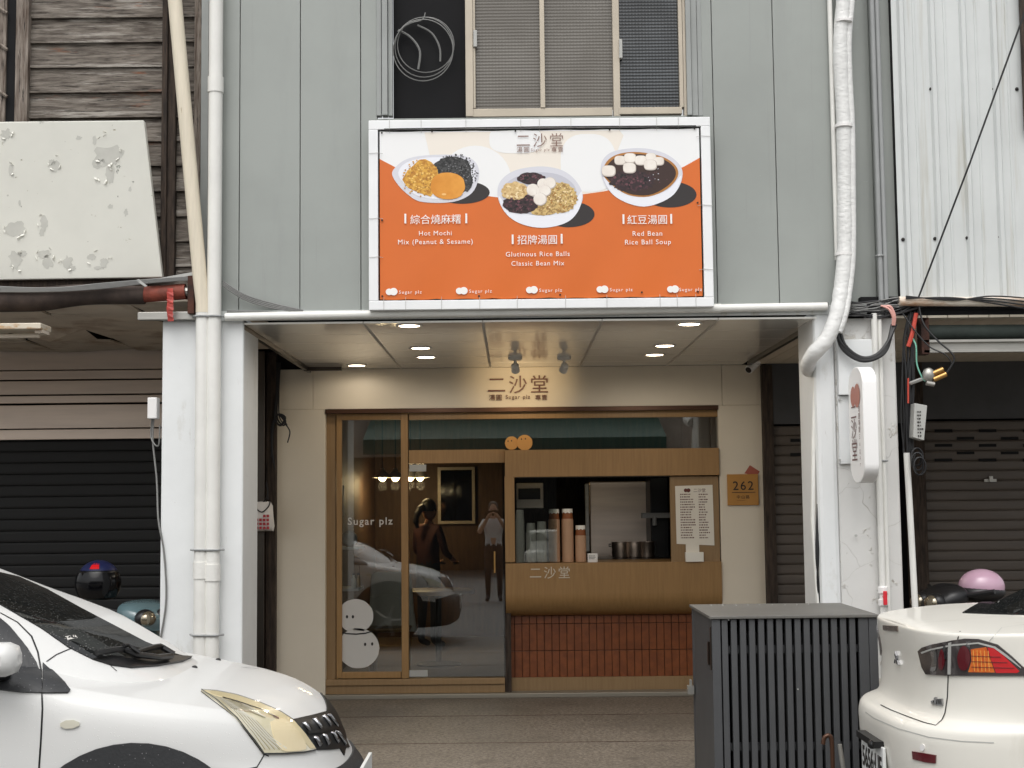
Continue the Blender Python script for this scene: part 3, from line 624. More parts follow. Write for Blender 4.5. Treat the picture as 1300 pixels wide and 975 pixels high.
# menu sheet, holder
T = thing('menu_sheet', tuple(W(882, 690, YC)), 'long paper menu taped to the oak panel right of the order window', 'menu')
mb = MB(); Ym = YC+.03; pts = [W(x, y, Ym) for x, y in ((857,617),(904.5,615.5),(907,692.5),(859,690.5))]; mb.prism(pts, (0, .0012, 0)); obj('paper', mb, M['paper'], T)
text('二沙堂', W(888, 622.5, Ym-.001), width=.1, mt=M['letter_brown'], parent=T)
mb = MB(); mb.poly(ell(870.5, 622.5, 2.4, 2.4, Ym-.001, 14)); mb.poly(ell(874, 622.5, 2.6, 2.6, Ym-.0011, 14)); obj('emblem', mb, M['letter_brown'], T)
scrawl(W(873.5, 655, Ym-.001), .125, .38, 18, M['letter_brown'], T, 3)
scrawl(W(894, 655, Ym-.001), .085, .38, 18, M['letter_brown'], T, 5)
T = thing('card_holder', tuple(W(880, 713, YC)), 'small cream card box standing below the paper menu', 'box')
mb = MB(); a = RX(870, 701, 893, 713.5, YC); mb.box(a[0], a[1], YC-.02, YC+.028, a[2]+.002, a[3]); obj('box', mb, M['cup_white'], T, bevel=.003)
mb = MB(); a = RX(871, 691, 888, 701, YC); mb.box(a[0], a[1], YC+.015, YC+.018, a[2], a[3]); obj('card', mb, M['paper'], T)

# cup stacks on the counter
zc = top
def cups(px, ytop, w, m, crown, label):
    p = W(px, 712, YC+.13); zt = W(px, ytop, YC+.13).z; r = w/2/1809*12; T = thing('cup_stack', (p.x, p.y, zc), label, 'cup stack', 'paper cup stacks in the order window')
    n = int((zt-zc-.08)/.013); mb = MB(); prof = [(r*.8, .001)]
    for k in range(n): prof += [(r*1.0, .005+k*.013), (r*1.0, .012+k*.013), (r*.96, .0125+k*.013)]
    mb.lathe(prof + [(r*.95, zt-zc-.08)], (p.x, p.y, zc), 20); obj('sleeve', mb, M[m], T, smooth=50)
    mb = MB(); h = zt-zc
    mb.lathe([(r*.92, h-.079), (r*.84, h-.02), (r*.8, h)], (p.x, p.y, zc), 20); obj('cup', mb, M['cup_brown' if crown else m], T, smooth=40)
    if crown:
        mb = MB(); N = 30; top_, low = [], []
        for k in range(N):
            a = 6.28319*k/N; top_.append((p.x+r*.87*math.cos(a), p.y+r*.87*math.sin(a), zc+h+.004)); low.append((p.x+r*.90*math.cos(a), p.y+r*.90*math.sin(a), zc+h-.022-.012*abs(math.sin(a*4))))
        mb.add(top_+low, [(k,(k+1)%N,N+(k+1)%N,N+k) for k in range(N)]+[tuple(range(N))]); obj('frill', mb, M['cup_white'], T)
cups(660.5, 647, 11.5, 'cup_white', 0, 'stack of white paper cups at the far left end of the order window')
cups(674.5, 664, 13, 'cup_white', 0, 'stack of wide cream bowls, second from the left in the order window')
cups(688, 662, 13, 'cup_white', 0, 'tall white cup stack in front of the sliding pane edge')
cups(704, 647, 14.5, 'cup_kraft', 1, 'kraft cup stack with frilled top half behind the sliding pane')
cups(721, 646.5, 15, 'cup_kraft', 1, 'tallest kraft cup stack with a white frilled top, clear of the pane')
cups(737.5, 667.5, 14, 'cup_kraft', 1, 'short kraft cup stack with white frilled top beside the little sign block')
T = thing('sign_block', tuple(W(752, 713, YC+.1)), 'little white notice block standing on the counter beside the kraft cups', 'notice')
a = RX(746, 702.5, 758.5, 713, YC+.1); mb = MB(); mb.box(a[0], a[1], YC+.08, YC+.11, zc, a[3]); obj('block', mb, M['plastic_white'], T, bevel=.002)
scrawl(W(752, 707.5, YC+.078), .05, .035, 3, M['letter_black'], T, 2)
# kitchen
T = thing('fridge', (.85, 13.6, 0), 'tall stainless steel fridge standing in the kitchen behind the counter', 'fridge')
a = RX(749, 611, 822, 720, 13.5); mb = MB(); mb.box(a[0], a[1], 13.5, 14.2, .02, a[3]); obj('body', mb, M['steel'], T, bevel=.01)
a = RX(743, 614, 748, 700, 13.45); mb = MB(); mb.box(a[0], a[1], 13.43, 13.47, a[2], a[3]); obj('handle', mb, M['steel_rough'], T, bevel=.004)
T = thing('drink_machine', tuple(W(835, 700, 13.0)), 'dark drink machine with a pale tap plate at right of the order window', 'machine')
a = RX(824, 606, 850, 720, 13.0); mb = MB(); mb.box(a[0]+.02, a[1], 13.05, 13.5, .9, a[3]); obj('body', mb, M['car_black'], T, bevel=.01)
a = RX(815, 651, 851, 662, 12.95); mb = MB(); mb.box(a[0], a[1], 12.95, 13.04, a[2]+.03, a[3]); b = W(831, 660, 12.95); mb.lathe([(.02,-.05),(.02,.03)], b, 12); obj('tap_plate', mb, M['plastic_grey'], T, bevel=.004)
for px, w_, lab in ((788, 22, 'steel pot with pale rim on the stove, nearest the fridge'), (806, 22, 'steel pot in the middle of the stove row'), (822, 18, 'narrow steel pot at the right end of the stove row')):
    p = W(px, 712, 12.9); T = thing('cooking_pot', (p.x, p.y, zc), lab, 'pot', 'steel pots behind the counter'); r = w_/2/1809*12.9
    mb = MB(); mb.lathe([(r*.95,0),(r,.01),(r,.13),(r*1.06,.135),(r*1.06,.14),(r*.95,.14),(r*.95,.02)], (p.x,p.y,zc), 20); obj('body', mb, M['steel'], T, smooth=40)
    mb = MB(); mb.tube([(p.x-r*1.0,p.y,zc+.1),(p.x-r*1.3,p.y,zc+.1),(p.x-r*1.3,p.y,zc+.12),(p.x-r*1.0,p.y,zc+.12)], .006, 6); obj('handle', mb, M['steel_dark'], T)
T = thing('stove_bench', (1.0, 12.9, 0), 'dark kitchen bench carrying the steel pots', 'bench')
mb = MB(); mb.box(cx0+.3, 1.95, 12.65, 13.3, .0, zc-.003); obj('bench', mb, M['car_black'], T, bevel=.01)
T = thing('microwave', tuple(W(672, 650, 12.9)), 'silver microwave on a shelf behind the white cups', 'microwave')
a = RX(655, 613, 690, 646, 12.9); mb = MB(); mb.box(a[0], a[1], 12.92, 13.3, a[2], a[3]); obj('body', mb, M['steel'], T, bevel=.008)
a = RX(658, 620, 686, 634, 12.9); mb = MB(); mb.box(a[0], a[1], 12.905, 12.918, a[2], a[3]); obj('door', mb, M['car_black'], T)
T = thing('wall_shelf', tuple(W(672, 655, 12.9)), 'dark shelf carrying the microwave', 'shelf'); a = RX(650, 646.5, 694, 650, 12.9); mb = MB(); mb.box(a[0], a[1], 12.88, 13.4, a[2], a[3]); obj('board', mb, M['dark_wood'], T)
mb = MB(); mb.box(a[0], a[0]+.03, 12.88, 12.91, 0.01, a[2]); mb.box(a[1]-.03, a[1], 12.88, 12.91, 0.01, a[2]); obj('leg', mb, M['dark_wood'], T, split=True)
T = thing('partition', (.0, 12.4, 0), 'dark kitchen partition between seating room and order counter', 'partition')
mb = MB(); mb.box(cx0-.02, cx0+.04, YC+.1, 14.2, .012, 2.0); obj('panel', mb, M['dark_wood'], T)
mb = MB(); mb.box(cx0+.041, 2.04, 14.25, 14.3, .012, 2.0); obj('back_panel', mb, M['dark_wood'], T)

# ================================================================ SEATING ROOM
YBK = 17.19
T = thing('framed_mirror', tuple(W(580, 630, YBK)), 'tall dark mirror in a thin pale frame on the back wall of the seating room', 'mirror')
a = RX(556, 593, 603, 665, YBK); f = MB(); t_ = .035
f.box(a[0], a[1], YBK-.05, YBK, a[2], a[2]+t_); f.box(a[0], a[1], YBK-.05, YBK, a[3]-t_, a[3]); f.box(a[0], a[0]+t_, YBK-.05, YBK, a[2]+t_, a[3]-t_); f.box(a[1]-t_, a[1], YBK-.05, YBK, a[2]+t_, a[3]-t_); obj('frame', f, M['window_frame'], T)
mb = MB(); mb.box(a[0]+t_, a[1]-t_, YBK-.03, YBK-.01, a[2]+t_, a[3]-t_); obj('mirror_glass', mb, mat('mirror_glass', (.05,.05,.05), .05, metal=1), T)
for px, Yp, lab in ((485.5, 15.6, 'pendant lamp with a flat cone shade, leftmost of the four'), (502, 15.6, 'pendant lamp with a flat cone shade just left of the door post'), (521, 16.2, 'pendant lamp partly behind the white door fitting'), (533.5, 16.2, 'pendant lamp with a flat cone shade, rightmost of the four')):
    p = W(px, 603, Yp); T = thing('pendant_lamp', (p.x, p.y, 2.7), lab, 'lamp', 'pendant lamps in the seating room')
    mb = MB(); mb.tube([(p.x,p.y,2.7),(p.x,p.y,p.z+.07)], .006, 6); obj('cord', mb, M['lamp_black'], T)
    mb = MB(); mb.lathe([(.02,.075),(.025,.05),(.11,-.03),(.108,-.03),(.02,.045)], p, 24); obj('shade', mb, M['lamp_white'], T, smooth=30)
    mb = MB(); mb.ball(p+Vector((0,0,-.03)), .04, n=14, m=10); obj('bulb', mb, M['bulb_glow'], T, smooth=60)
    ld = bpy.data.lights.new('pendant', 'POINT'); lo = bpy.data.objects.new('pendant_light', ld); COL.objects.link(lo); ld.energy = 2.0; ld.color = (1,.74,.42); ld.shadow_soft_size = .05; lo.location = (p.x, p.y, p.z-.12)
for py0, py1, lab in ((12.6,12.95,'narrow decorative mirror panel on the left wall nearer the pane'), (13.5,13.75,'narrow decorative mirror panel farther along the left wall')):
    T = thing('wall_mirror', (rx0, py0, 1.4), lab, 'mirror'); z0, z1 = W(447,657,12.8).z, W(447,613,12.8).z
    mb = MB(); mb.box(rx0, rx0+.02, py0, py1, z0, z1); obj('frame', mb, M['oak'], T)
    mb = MB(); zm = (z0+z1)/2
    for s in (-1, 1): mb.tube([(rx0+.03, py0+.03, zm-s*.14), (rx0+.03, py1-.03, zm+s*.14)], .01, 6)
    obj('lattice', mb, M['cup_white'], T)
T = thing('ball_vase', tuple(W(444, 693, 12.5)), 'white ball vase standing on the upper wall shelf behind the left pane', 'lamp'); p = W(444, 684, 12.5); mb = MB(); mb.ball(p, .068, n=20, m=12); obj('globe', mb, M['plastic_white'], T, smooth=60); mb = MB(); mb.lathe([(.035,-.078),(.035,-.06)], p, 14); obj('foot', mb, M['oak'], T)  # a ball-shaped vase, gives no light
for py, lab in ((696, 'upper white wall shelf behind the left pane'), (748, 'lower white wall shelf with bottles behind the left pane')):
    a = RX(430, py-2, 458, py+1, 12.5); T = thing('wall_shelf', (a[0], 12.5, a[2]), lab, 'shelf'); mb = MB(); mb.box(rx0, a[1], 12.35, 12.75, a[2], a[3]); obj('board', mb, M['plastic_white'], T)
    mb = MB(); mb.box(rx0, rx0+.02, 12.54, 12.56, a[2]-.08, a[2]); obj('bracket', mb, M['plastic_grey'], T)
for px, lab in ((449,'clear sauce bottle on the lower wall shelf'), (455,'amber sauce bottle on the lower wall shelf')):
    p = W(px, 746, 12.5); T = thing('bottle', tuple(p), lab, 'bottle'); mb = MB(); mb.lathe([(.02,0),(.022,.005),(.022,.07),(.009,.09),(.009,.11)], p, 14); obj('body', mb, M['cup_white' if px < 450 else 'brass'], T, smooth=40)
    mb = MB(); mb.lathe([(.011,.11),(.011,.125)], p, 12); obj('cap', mb, M['lamp_black'], T)
# small table with chair under a white cloth
T = thing('chair', (-1.1, 13.2, 0), 'wooden chair with a white cover pulled over its backrest behind the pane', 'chair')
mb = MB()
for x in (-1.3,-.98):
    for y in (13.0,13.35): mb.tube([(x,y,.012),(x+.01,y,.45)], .018, 8)
obj('leg', mb, M['oak'], T, split=True)
mb = MB(); mb.box(-1.33,-.95,12.97,13.38,.45,.48); obj('seat', mb, M['oak'], T, bevel=.01)
mb = MB(); N = 16; rnd = random.Random(4)
ring = lambda z, s, wv: [(-1.14+(.19*s)*math.copysign(abs(math.cos(a))**.5, math.cos(a)), 13.35+(.05*s)*math.copysign(abs(math.sin(a))**.5, math.sin(a))+wv*math.sin(a*5), z) for a in [6.28319*k/32 for k in range(32)]]
R = [ring(.42,1.25,.02), ring(.6,1.1,.012), ring(.85,1.0,.005), ring(.95,.95,0), ring(.97,.7,0)]
mb.add(sum(R, []), [(i*32+k,i*32+(k+1)%32,(i+1)*32+(k+1)%32,(i+1)*32+k) for i in range(4) for k in range(32)]+[tuple(range(128,160))]); obj('cover', mb, M['cloth_white'], T, smooth=60)
T = thing('cafe_table', (-.75, 14.2, 0), 'small round table beside the covered chair in the seating room', 'table')
mb = MB(); mb.lathe([(.35,.71),(.36,.72),(.36,.745),(.35,.75)], (-.75,14.2,0), 32); obj('tabletop', mb, M['oak'], T, smooth=40)
mb = MB(); mb.lathe([(.22,.012),(.22,.03),(.03,.05),(.03,.71)], (-.75,14.2,0), 20); obj('pedestal', mb, M['lamp_black'], T, smooth=40)
# ================================================================ BILLBOARD
YBd = YF - .13
T = thing('billboard', (.25, YBd, 3), 'white framed orange and white food billboard with three pictured bowls', 'billboard')
ax0, ax1, az0, az1 = RX(468, 150.5, 904, 391.5, YBd)
f = MB(); t_ = W(480,300,YBd).x - W(468,300,YBd).x
f.box(ax0, ax1, YBd, YBd+.05, az1-t_, az1); f.box(ax0, ax1, YBd, YBd+.05, az0, az0+t_); f.box(ax0, ax0+t_, YBd, YBd+.05, az0+t_, az1-t_); f.box(ax1-t_, ax1, YBd, YBd+.05, az0+t_, az1-t_)
obj('frame', f, M['frame_white'], T, bevel=.004)
mb = MB(); mb.box(ax0+t_*.6, ax1-t_*.6, YBd+.03, YBd+.045, az0+t_*.6, az1-t_*.6)
for x in (ax0+.3, ax1-.3):
    for z in (az0+.15, az1-.15): mb.box(x-.02, x+.02, YBd+.045, YF-.001, z-.02, z+.02)
obj('back_board', mb, M['void'], T)
bx0, bx1, bz0, bz1 = ax0+t_+.010, ax1-t_-.010, az0+t_+.010, az1-t_-.010
bw, bh = bx1-bx0, bz1-bz0
PX0, PX1, PY0, PY1 = 479.0, 893.0, 163.0, 381.0
tilt = lambda px, py: (py + (px-686)*.0138)                            # the picture's own horizontals, levelled
Yb = YBd + .012
def B(px, py, d=0): return Vector((bx0+(px-PX0)/(PX1-PX0)*bw, Yb-.0012*d, bz1-(tilt(px,py)-PY0)/(PY1-PY0)*bh))
def bl(pts, d, m, name='print'):
    mb = MB(); mb.poly([B(x, y, d) for x, y in pts]); return mb
# cloth, slightly wavy at its edges, in two printed colours
N = 40
curve = [(479,202),(500,213),(540,231),(600,247),(640,252),(700,253),(770,243),(820,231),(870,212),(893,199)]
def cy(px):
    for (a, b), (c, d) in zip(curve, curve[1:]):
        if px <= c: return b + (d-b)*(px-a)/(c-a)
    return curve[-1][1]
wb = MB(); xs = [479+414*i/N for i in range(N+1)]; rnd = random.Random(8)
bot = [381+(0 if i in (0,N) else 1.1*abs(math.sin(i*.9))) -(0.0137*(x-686)) for i, x in enumerate(xs)]; topy = [163-(0.0137*(x-686))+(.9*abs(math.sin(i*.55))) for i, x in enumerate(xs)]
wb.add([B(x, t, 0) for x, t in zip(xs, topy)] + [B(x, cy(x)+1, 0) for x in xs], [(i, i+1, N+2+i, N+1+i) for i in range(N)]); obj('banner_upper', wb, M['banner_white'], T)
ob = MB(); wav = lambda i: .4*math.sin(i*1.7)
rows = [cyf for cyf in range(5)]
grid = []
for r in range(7):
    for i, x in enumerate(xs):
        y = cy(x) + (bot[i]-cy(x))*r/6; v = B(x, y, 1); v.y -= (0.0 if r < 4 else .0011*(r-3)*math.sin(i*.7+r)); grid.append(v)
ob.add(grid, [(r*(N+1)+i, r*(N+1)+i+1, (r+1)*(N+1)+i+1, (r+1)*(N+1)+i) for r in range(6) for i in range(N)]); obj('banner_lower', ob, M['banner_orange'], T, smooth=80)
def circ(cx, cy_, rx, ry, n=36, wob=0, seed=0, p=2.0):
    r = random.Random(seed); o = []
    for k in range(n):
        a = 6.28319*k/n; c, s = math.cos(a), math.sin(a); w = 1+wob*r.uniform(-1,1)
        o.append((cx+rx*w*math.copysign(abs(c)**(2/p), c), cy_+ry*w*math.copysign(abs(s)**(2/p), s)))
    return o
def clip(pts):                                                          # keep a pale shape above the orange field
    out = []
    for x, y in pts:
        x = min(max(x, 481), 891); t = 164-(x-686)*.0137
        out.append((x, min(max(y, t+.8), cy(x)+.5)))
    return out
layer = []
def pr(pts, d, m, name):
    if name == 'print_plate' or m.startswith('print_soup'): pts = [(p.x, p.y) for p in spline([(x, y, 0) for x, y in [pts[-1]]+pts+pts[:2]], 4)][4:-4]
    mb = MB(); mb.poly([B(x, y, d) for x, y in pts]); obj(name, mb, M[m], T)
pr(clip([(537,160),(690,158),(790,158),(795,170),(783,200),(770,243),(740,248),(700,254),(640,252),(600,247),(560,238),(548,215)]), .6, 'banner_beige', 'print_backdrop')
pr(clip(circ(603,228,46,44)), 1.3, 'banner_white', 'print_circle'); pr(clip(circ(655,176,34,18,p=3)), 1.3, 'banner_white', 'print_circle'); pr(clip(circ(749,206,36,38,p=2.6)), 1.3, 'banner_white', 'print_circle')
# the three pictured dishes
def spread_(pts, d, m, name): pr(pts, d, m, name)
pr(circ(585,245,36,15), 2, 'print_shadow', 'print_shadow'); pr(circ(722,273,34,17), 2, 'print_shadow', 'print_shadow'); pr(circ(853,247,35,17), 2, 'print_shadow', 'print_shadow')
pr([(495,222),(500,212),(512,203),(530,198),(560,196),(585,197),(600,203),(607,214),(606,230),(598,246),(580,256),(556,259),(530,257),(515,248),(503,236)], 3, 'print_plate', 'print_plate')
pr([(503,220),(513,207),(540,200),(580,201),(598,208),(602,220),(596,240),(575,252),(548,254),(524,248),(510,234)], 3.7, 'print_plate_side', 'print_plate')
pr(circ(573,214,25,15,40,.06,3)+[], 4.4, 'print_sesame', 'print_food'); pr(circ(585,228,14,18,30,.07,5), 4.6, 'print_sesame', 'print_food')
pr([(508,229),(515,217),(523,210),(530,203),(538,202),(546,206),(553,214),(556,226),(552,240),(545,251),(530,246),(516,240)], 5.2, 'print_peanut', 'print_food')
mb = MB(); rnd = random.Random(21)
for k in range(70): 
    a = rnd.uniform(0, 6.28); q = rnd.uniform(.75, 1.08); mb.poly([B(532+23*q*math.cos(a)+dx, 227+22*q*math.sin(a)+dy, 5.4+k*.008) for dx, dy in ((-1,-.6),(.9,-.9),(1,.8),(-.6,1))])
struct(obj('print_crumb', mb, M['print_peanut'], T), 'stuff')
mb = MB()
for k in range(70):
    a = rnd.uniform(-2.6, 1.6); q = rnd.uniform(.8, 1.08); mb.poly([B(577+27*q*math.cos(a)+dx, 219+22*q*math.sin(a)+dy, 4.9+k*.008) for dx, dy in ((-.8,-.6),(.7,-.8),(.9,.7),(-.5,.8))])
struct(obj('print_crumb', mb, M['print_sesame'], T), 'stuff')
pr(circ(567,237,22,17.5,36,.015,2,2.3), 6, 'print_mochi', 'print_food'); pr(circ(562,248,3,1.4), 6.5, 'print_mochi_light', 'print_glint')
# middle bowl
pr([(631,246),(634,232),(645,221),(662,214),(690,211),(715,216),(732,229),(741,247),(738,262),(728,278),(712,287),(688,291),(664,287),(646,277),(635,262)], 3, 'print_plate', 'print_plate')
pr([(633,250),(645,264),(672,274),(700,272),(728,258),(740,243),(738,262),(728,278),(712,287),(688,291),(664,287),(646,277),(636,263)], 3.5, 'print_plate_side', 'print_plate')
pr([(637,248),(640,236),(655,225),(680,219),(708,221),(727,232),(733,246),(724,260),(704,271),(680,274),(656,268),(642,258)], 4, 'print_plate_dark', 'print_plate')
pr(circ(675,227,18,8,34,.07,4), 5, 'print_bean', 'print_food'); pr(circ(654,243,17,11.5,34,.10,6), 5.3, 'print_nuts', 'print_food'); pr(circ(661,260,23,13,36,.05,7), 5.1, 'print_bean', 'print_food'); pr(circ(710,252,24,20,50,.07,8), 5.0, 'print_seed', 'print_food'); pr(circ(690,266,20,9,40,.08,18), 5.05, 'print_seed', 'print_food')
mb = MB()
for k in range(26):
    x, y = 652+rnd.uniform(-14,14), 243+rnd.uniform(-9,9); mb.poly([B(a, b, 5.6+.02*k) for a, b in circ(x, y, 2.6, 1.9, 8)])
obj('print_nut', mb, M['print_nuts'], T)
for i, (x, y, r) in enumerate(((677,242,8),(690,234,7),(699,233,7.5),(689,245,7.5),(693,243,7),(686,254,8.2))): pr(circ(x, y, r*1.07, r*1.02), 5.95+.3*i, 'print_ball_edge', 'print_rice_ball'); pr(circ(x-.5, y-.5, r*.97, r*.93), 6.1+.3*i, 'print_ball', 'print_rice_ball')
# right bowl
pr([(765,211),(770,199),(782,191),(805,187),(830,188),(853,196),(868,210),(870,225),(862,243),(845,256),(820,263),(795,257),(776,243),(767,228)], 3, 'print_plate', 'print_plate')
pr([(766,218),(778,234),(800,246),(828,249),(852,240),(869,222),(862,243),(845,256),(820,263),(795,257),(776,243)], 3.5, 'print_plate_side', 'print_plate')
pr([(768,214),(775,202),(790,194),(815,192),(845,198),(862,210),(864,224),(850,240),(826,250),(800,248),(780,236),(769,224)], 4.2, 'print_soup_edge', 'print_soup')
pr([(770,216),(777,205),(790,197),(815,194.5),(843,200),(859,211),(861,224),(848,238),(826,248),(800,246),(781,234),(771,224)], 4.8, 'print_soup', 'print_soup')
pr(circ(805,229,30,14,60,.14,9), 5.2, 'print_bean', 'print_food')
for i, (x, y, r) in enumerate(((790,203,7),(803,200,7.5),(817,203,7.5),(830,199,6.5),(840,204,6.5),(829,209,8),(802,213,8),(775,217,8.5))): pr(circ(x, y, r*1.06, r*.87, p=3), 5.95+.25*i, 'print_ball_edge', 'print_rice_ball'); pr(circ(x-.4, y-.5, r*.97, r*.76, p=3), 6.07+.25*i, 'print_ball', 'print_rice_ball')
def scatter(cx, cy_, rx, ry, n, sz, ms, d, seed):
    rnd = random.Random(seed); mb = MB()
    for k in range(n):
        a, q = rnd.uniform(0, 6.283), math.sqrt(rnd.random()); x, y = cx+rx*q*math.cos(a), cy_+ry*q*math.sin(a); s_ = sz*rnd.uniform(.6, 1.3); t0 = rnd.uniform(0, 3)
        mb.mi = k % len(ms); mb.add([B(x+s_*math.cos(t0+j*1.257)*rnd.uniform(.7,1.2), y+s_*.8*math.sin(t0+j*1.257)*rnd.uniform(.7,1.2), d+k*.004) for j in range(5)], [(0,1,2,3,4)])
    struct(obj('print_topping', mb, [M[m] for m in ms], T), 'stuff')
scatter(532, 227, 20, 19, 90, 1.3, ['print_crumb_light','print_crumb_dark'], 5.5, 51)
scatter(578, 217, 22, 16, 90, 1.1, ['print_sesame_light','black'], 5.0, 52)
scatter(675, 227, 15, 6, 30, 1.7, ['print_bean_light','black'], 5.05, 53); scatter(661, 260, 20, 10, 50, 1.7, ['black','print_bean_light'], 5.16, 54)
scatter(711, 252, 21, 17, 110, 1.2, ['print_crumb_dark','print_nut_light','print_nut_edge'], 5.1, 55)
scatter(653, 243, 15, 9.5, 34, 2.3, ['print_nut_edge','print_nut_light'], 5.75, 56)
scatter(803, 227, 24, 12, 55, 1.8, ['print_bean_light','black','print_bean'], 5.3, 57); scatter(838, 224, 14, 11, 16, .8, ['print_plate','print_bean_light'], 5.3, 58)
def bt(body, px, py, wpx, m='letter_white', bold=.0, space=1.0, d=8): return text(body, B(px, py, d), width=wpx/(PX1-PX0)*bw, mt=M[m], parent=T, bold=bold, space=space)
bt('二沙堂', 686.5, 177, 60, 'print_brown', -.008, 1.2); bt('湯圓', 664.5, 189.5, 16, 'print_brown', 0, 1.3); bt('Sugar plz', 687, 190, 24, 'print_brown', 0, 1.25); bt('專賣', 709, 189, 15, 'print_brown', 0, 1.3)
bt('綜合燒麻糬', 551, 280.5, 65, bold=0); bt('Hot Mochi', 550.5, 298.5, 42, space=1.15); bt('Mix (Peanut & Sesame)', 550.5, 310.5, 96, space=1.15)
bt('招牌湯圓', 681.5, 306.5, 51, bold=0); bt('Glutinous Rice Balls', 682, 325, 82, space=1.15); bt('Classic Bean Mix', 682, 337, 68, space=1.15)
bt('紅豆湯圓', 823.5, 280, 51, bold=0); bt('Red Bean', 823.5, 298, 38, space=1.15); bt('Rice Ball Soup', 824, 310, 59, space=1.15)
mb = MB()
for px, py in ((512,280.5),(590.5,280),(650,307),(713,306),(793,280.3),(854.5,279.7)): mb.poly([B(px+dx, py+dy, 8) for dx, dy in ((-1.2,-7),(1.2,-7),(1.2,5.5),(-1.2,5.5))])
obj('bracket_mark', mb, M['letter_white'], T)
for k, (px, py) in enumerate(((494,374.5),(584,373),(674,371.5),(764.5,370.5),(855,370))):
    mb = MB(); mb.poly([B(a, b, 8) for a, b in circ(px-3.2, py, 4.4, 4.2)]); mb.poly([B(a, b, 8.2) for a, b in circ(px+2.6, py-.3, 5, 4.8)]); obj('emblem', mb, M['letter_white'], T)
    bt('Sugar plz', px+(24 if k < 4 else 22.5), py+.8, 29, space=1.3)
mb = MB()                                                               # lacing over the frame
for px in (492,533,591,662,686,727,790,838,866): mb.tube([(B(px,166).x, YBd-.004, az1+.004), (B(px,166).x, YBd-.004, az1-t_), (B(px,166).x, Yb-.004, bz1-.012)], .0013, 5)
for px in (484,512,558,607,655,717,770,838,860,884): mb.tube([(B(px,166).x, YBd-.004, az0-.004), (B(px,166).x, YBd-.004, az0+t_), (B(px,166).x, Yb-.004, bz0+.012)], .0013, 5)
for py in (195,280,330): mb.tube([(ax0-.003, YBd-.004, B(500,py).z), (ax0+t_, YBd-.004, B(500,py).z+.004), (bx0+.02, Yb-.006, B(500,py).z)], .0013, 5)
for py in (172,262,345): mb.tube([(ax1+.003, YBd-.004, B(880,py).z), (ax1-t_, YBd-.004, B(880,py).z+.004), (bx1-.02, Yb-.006, B(880,py).z)], .0013, 5)
obj('lacing', mb, M['plastic_grey'], T)
mb = MB()
for px, py in ((482,168),(547,166),(655,165),(777,163),(887,161),(482,282),(889,258),(482,380),(606,379.5),(710,377.5),(815,374),(887,373)):
    mb.lathe([(.006,0),(.006,.003),(.003,.003)], B(px,py,9), 10, 'Y')
obj('grommet', mb, M['screw'], T, split=True)
mb = MB(); mb.tube([(bx0+.03, Yb-.012, bz1+.012), ((bx0+bx1)/2, Yb-.012, bz1+.016), (bx1-.02, Yb-.012, bz1+.012)], .004, 5); obj('edge_rope', mb, M['cable_black'], T)

# ================================================================ SIGN LETTERS OVER THE SHOP
T = thing('shop_sign', tuple(W(657, 500, YS)), 'brown raised lettering on the beige header over the shop front', 'sign')
Yl = YS - .018
text('二沙堂', W(657.5, 488, Yl), width=.5, mt=M['letter_brown'], parent=T, ext=.014, space=1.22)
for b_, px, w_ in (('湯圓', 629, 16), ('Sugar plz', 657.5, 31), ('專賣', 687, 15)): text(b_, W(px, 504.5, Yl), width=w_/1809*YS, mt=M['letter_brown'], parent=T, bold=0, ext=.008, space=1.2)

# ================================================================ LAMPS UNDER THE CEILING
def spotlamp(name, loc, target, energy, size, col=(1,.8,.55), blend=.6):
    ld = bpy.data.lights.new(name, 'SPOT'); o = bpy.data.objects.new(name, ld); COL.objects.link(o)
    ld.energy = energy; ld.color = col; ld.spot_size = rad(size); ld.spot_blend = blend; ld.shadow_soft_size = .03
    o.location = loc; o.rotation_euler = (Vector(target)-Vector(loc)).to_track_quat('-Z','Y').to_euler(); return o
dl = ((519.5,413,'round ceiling downlight nearest the street on the left'), (534,441.5,'round ceiling downlight second back on the left side'), (541,453,'round ceiling downlight third back on the left side'), (453,463.5,'round ceiling downlight far left above the header corner'), (875,411,'round ceiling downlight nearest the street on the right'), (844,438.5,'round ceiling downlight second back on the right side'), (831,450,'round ceiling downlight third back on the right side'))
for px, py, lab in dl:
    p = WZ(px, py, ZC); p.y = min(p.y, YS-.12)
    T = thing('ceiling_light', tuple(p), lab, 'downlight', 'downlights in the arcade ceiling')
    mb = MB(); mb.lathe([(.085,-.001),(.083,-.008),(.068,-.006),(.066,-.001)], p, 28); obj('rim', mb, M['lamp_white'], T, smooth=40)
    mb = MB(); mb.lathe([(.065,-.0015),(.065,-.004)], p, 24); obj('diffuser', mb, M['lamp_glow'], T)
    spotlamp('downlight_lamp', p+Vector((0,0,-.02)), p+Vector((0,0,-1)), 1.7 if p.y > 11.3 else 6, 176, (1,.91,.78), .35)
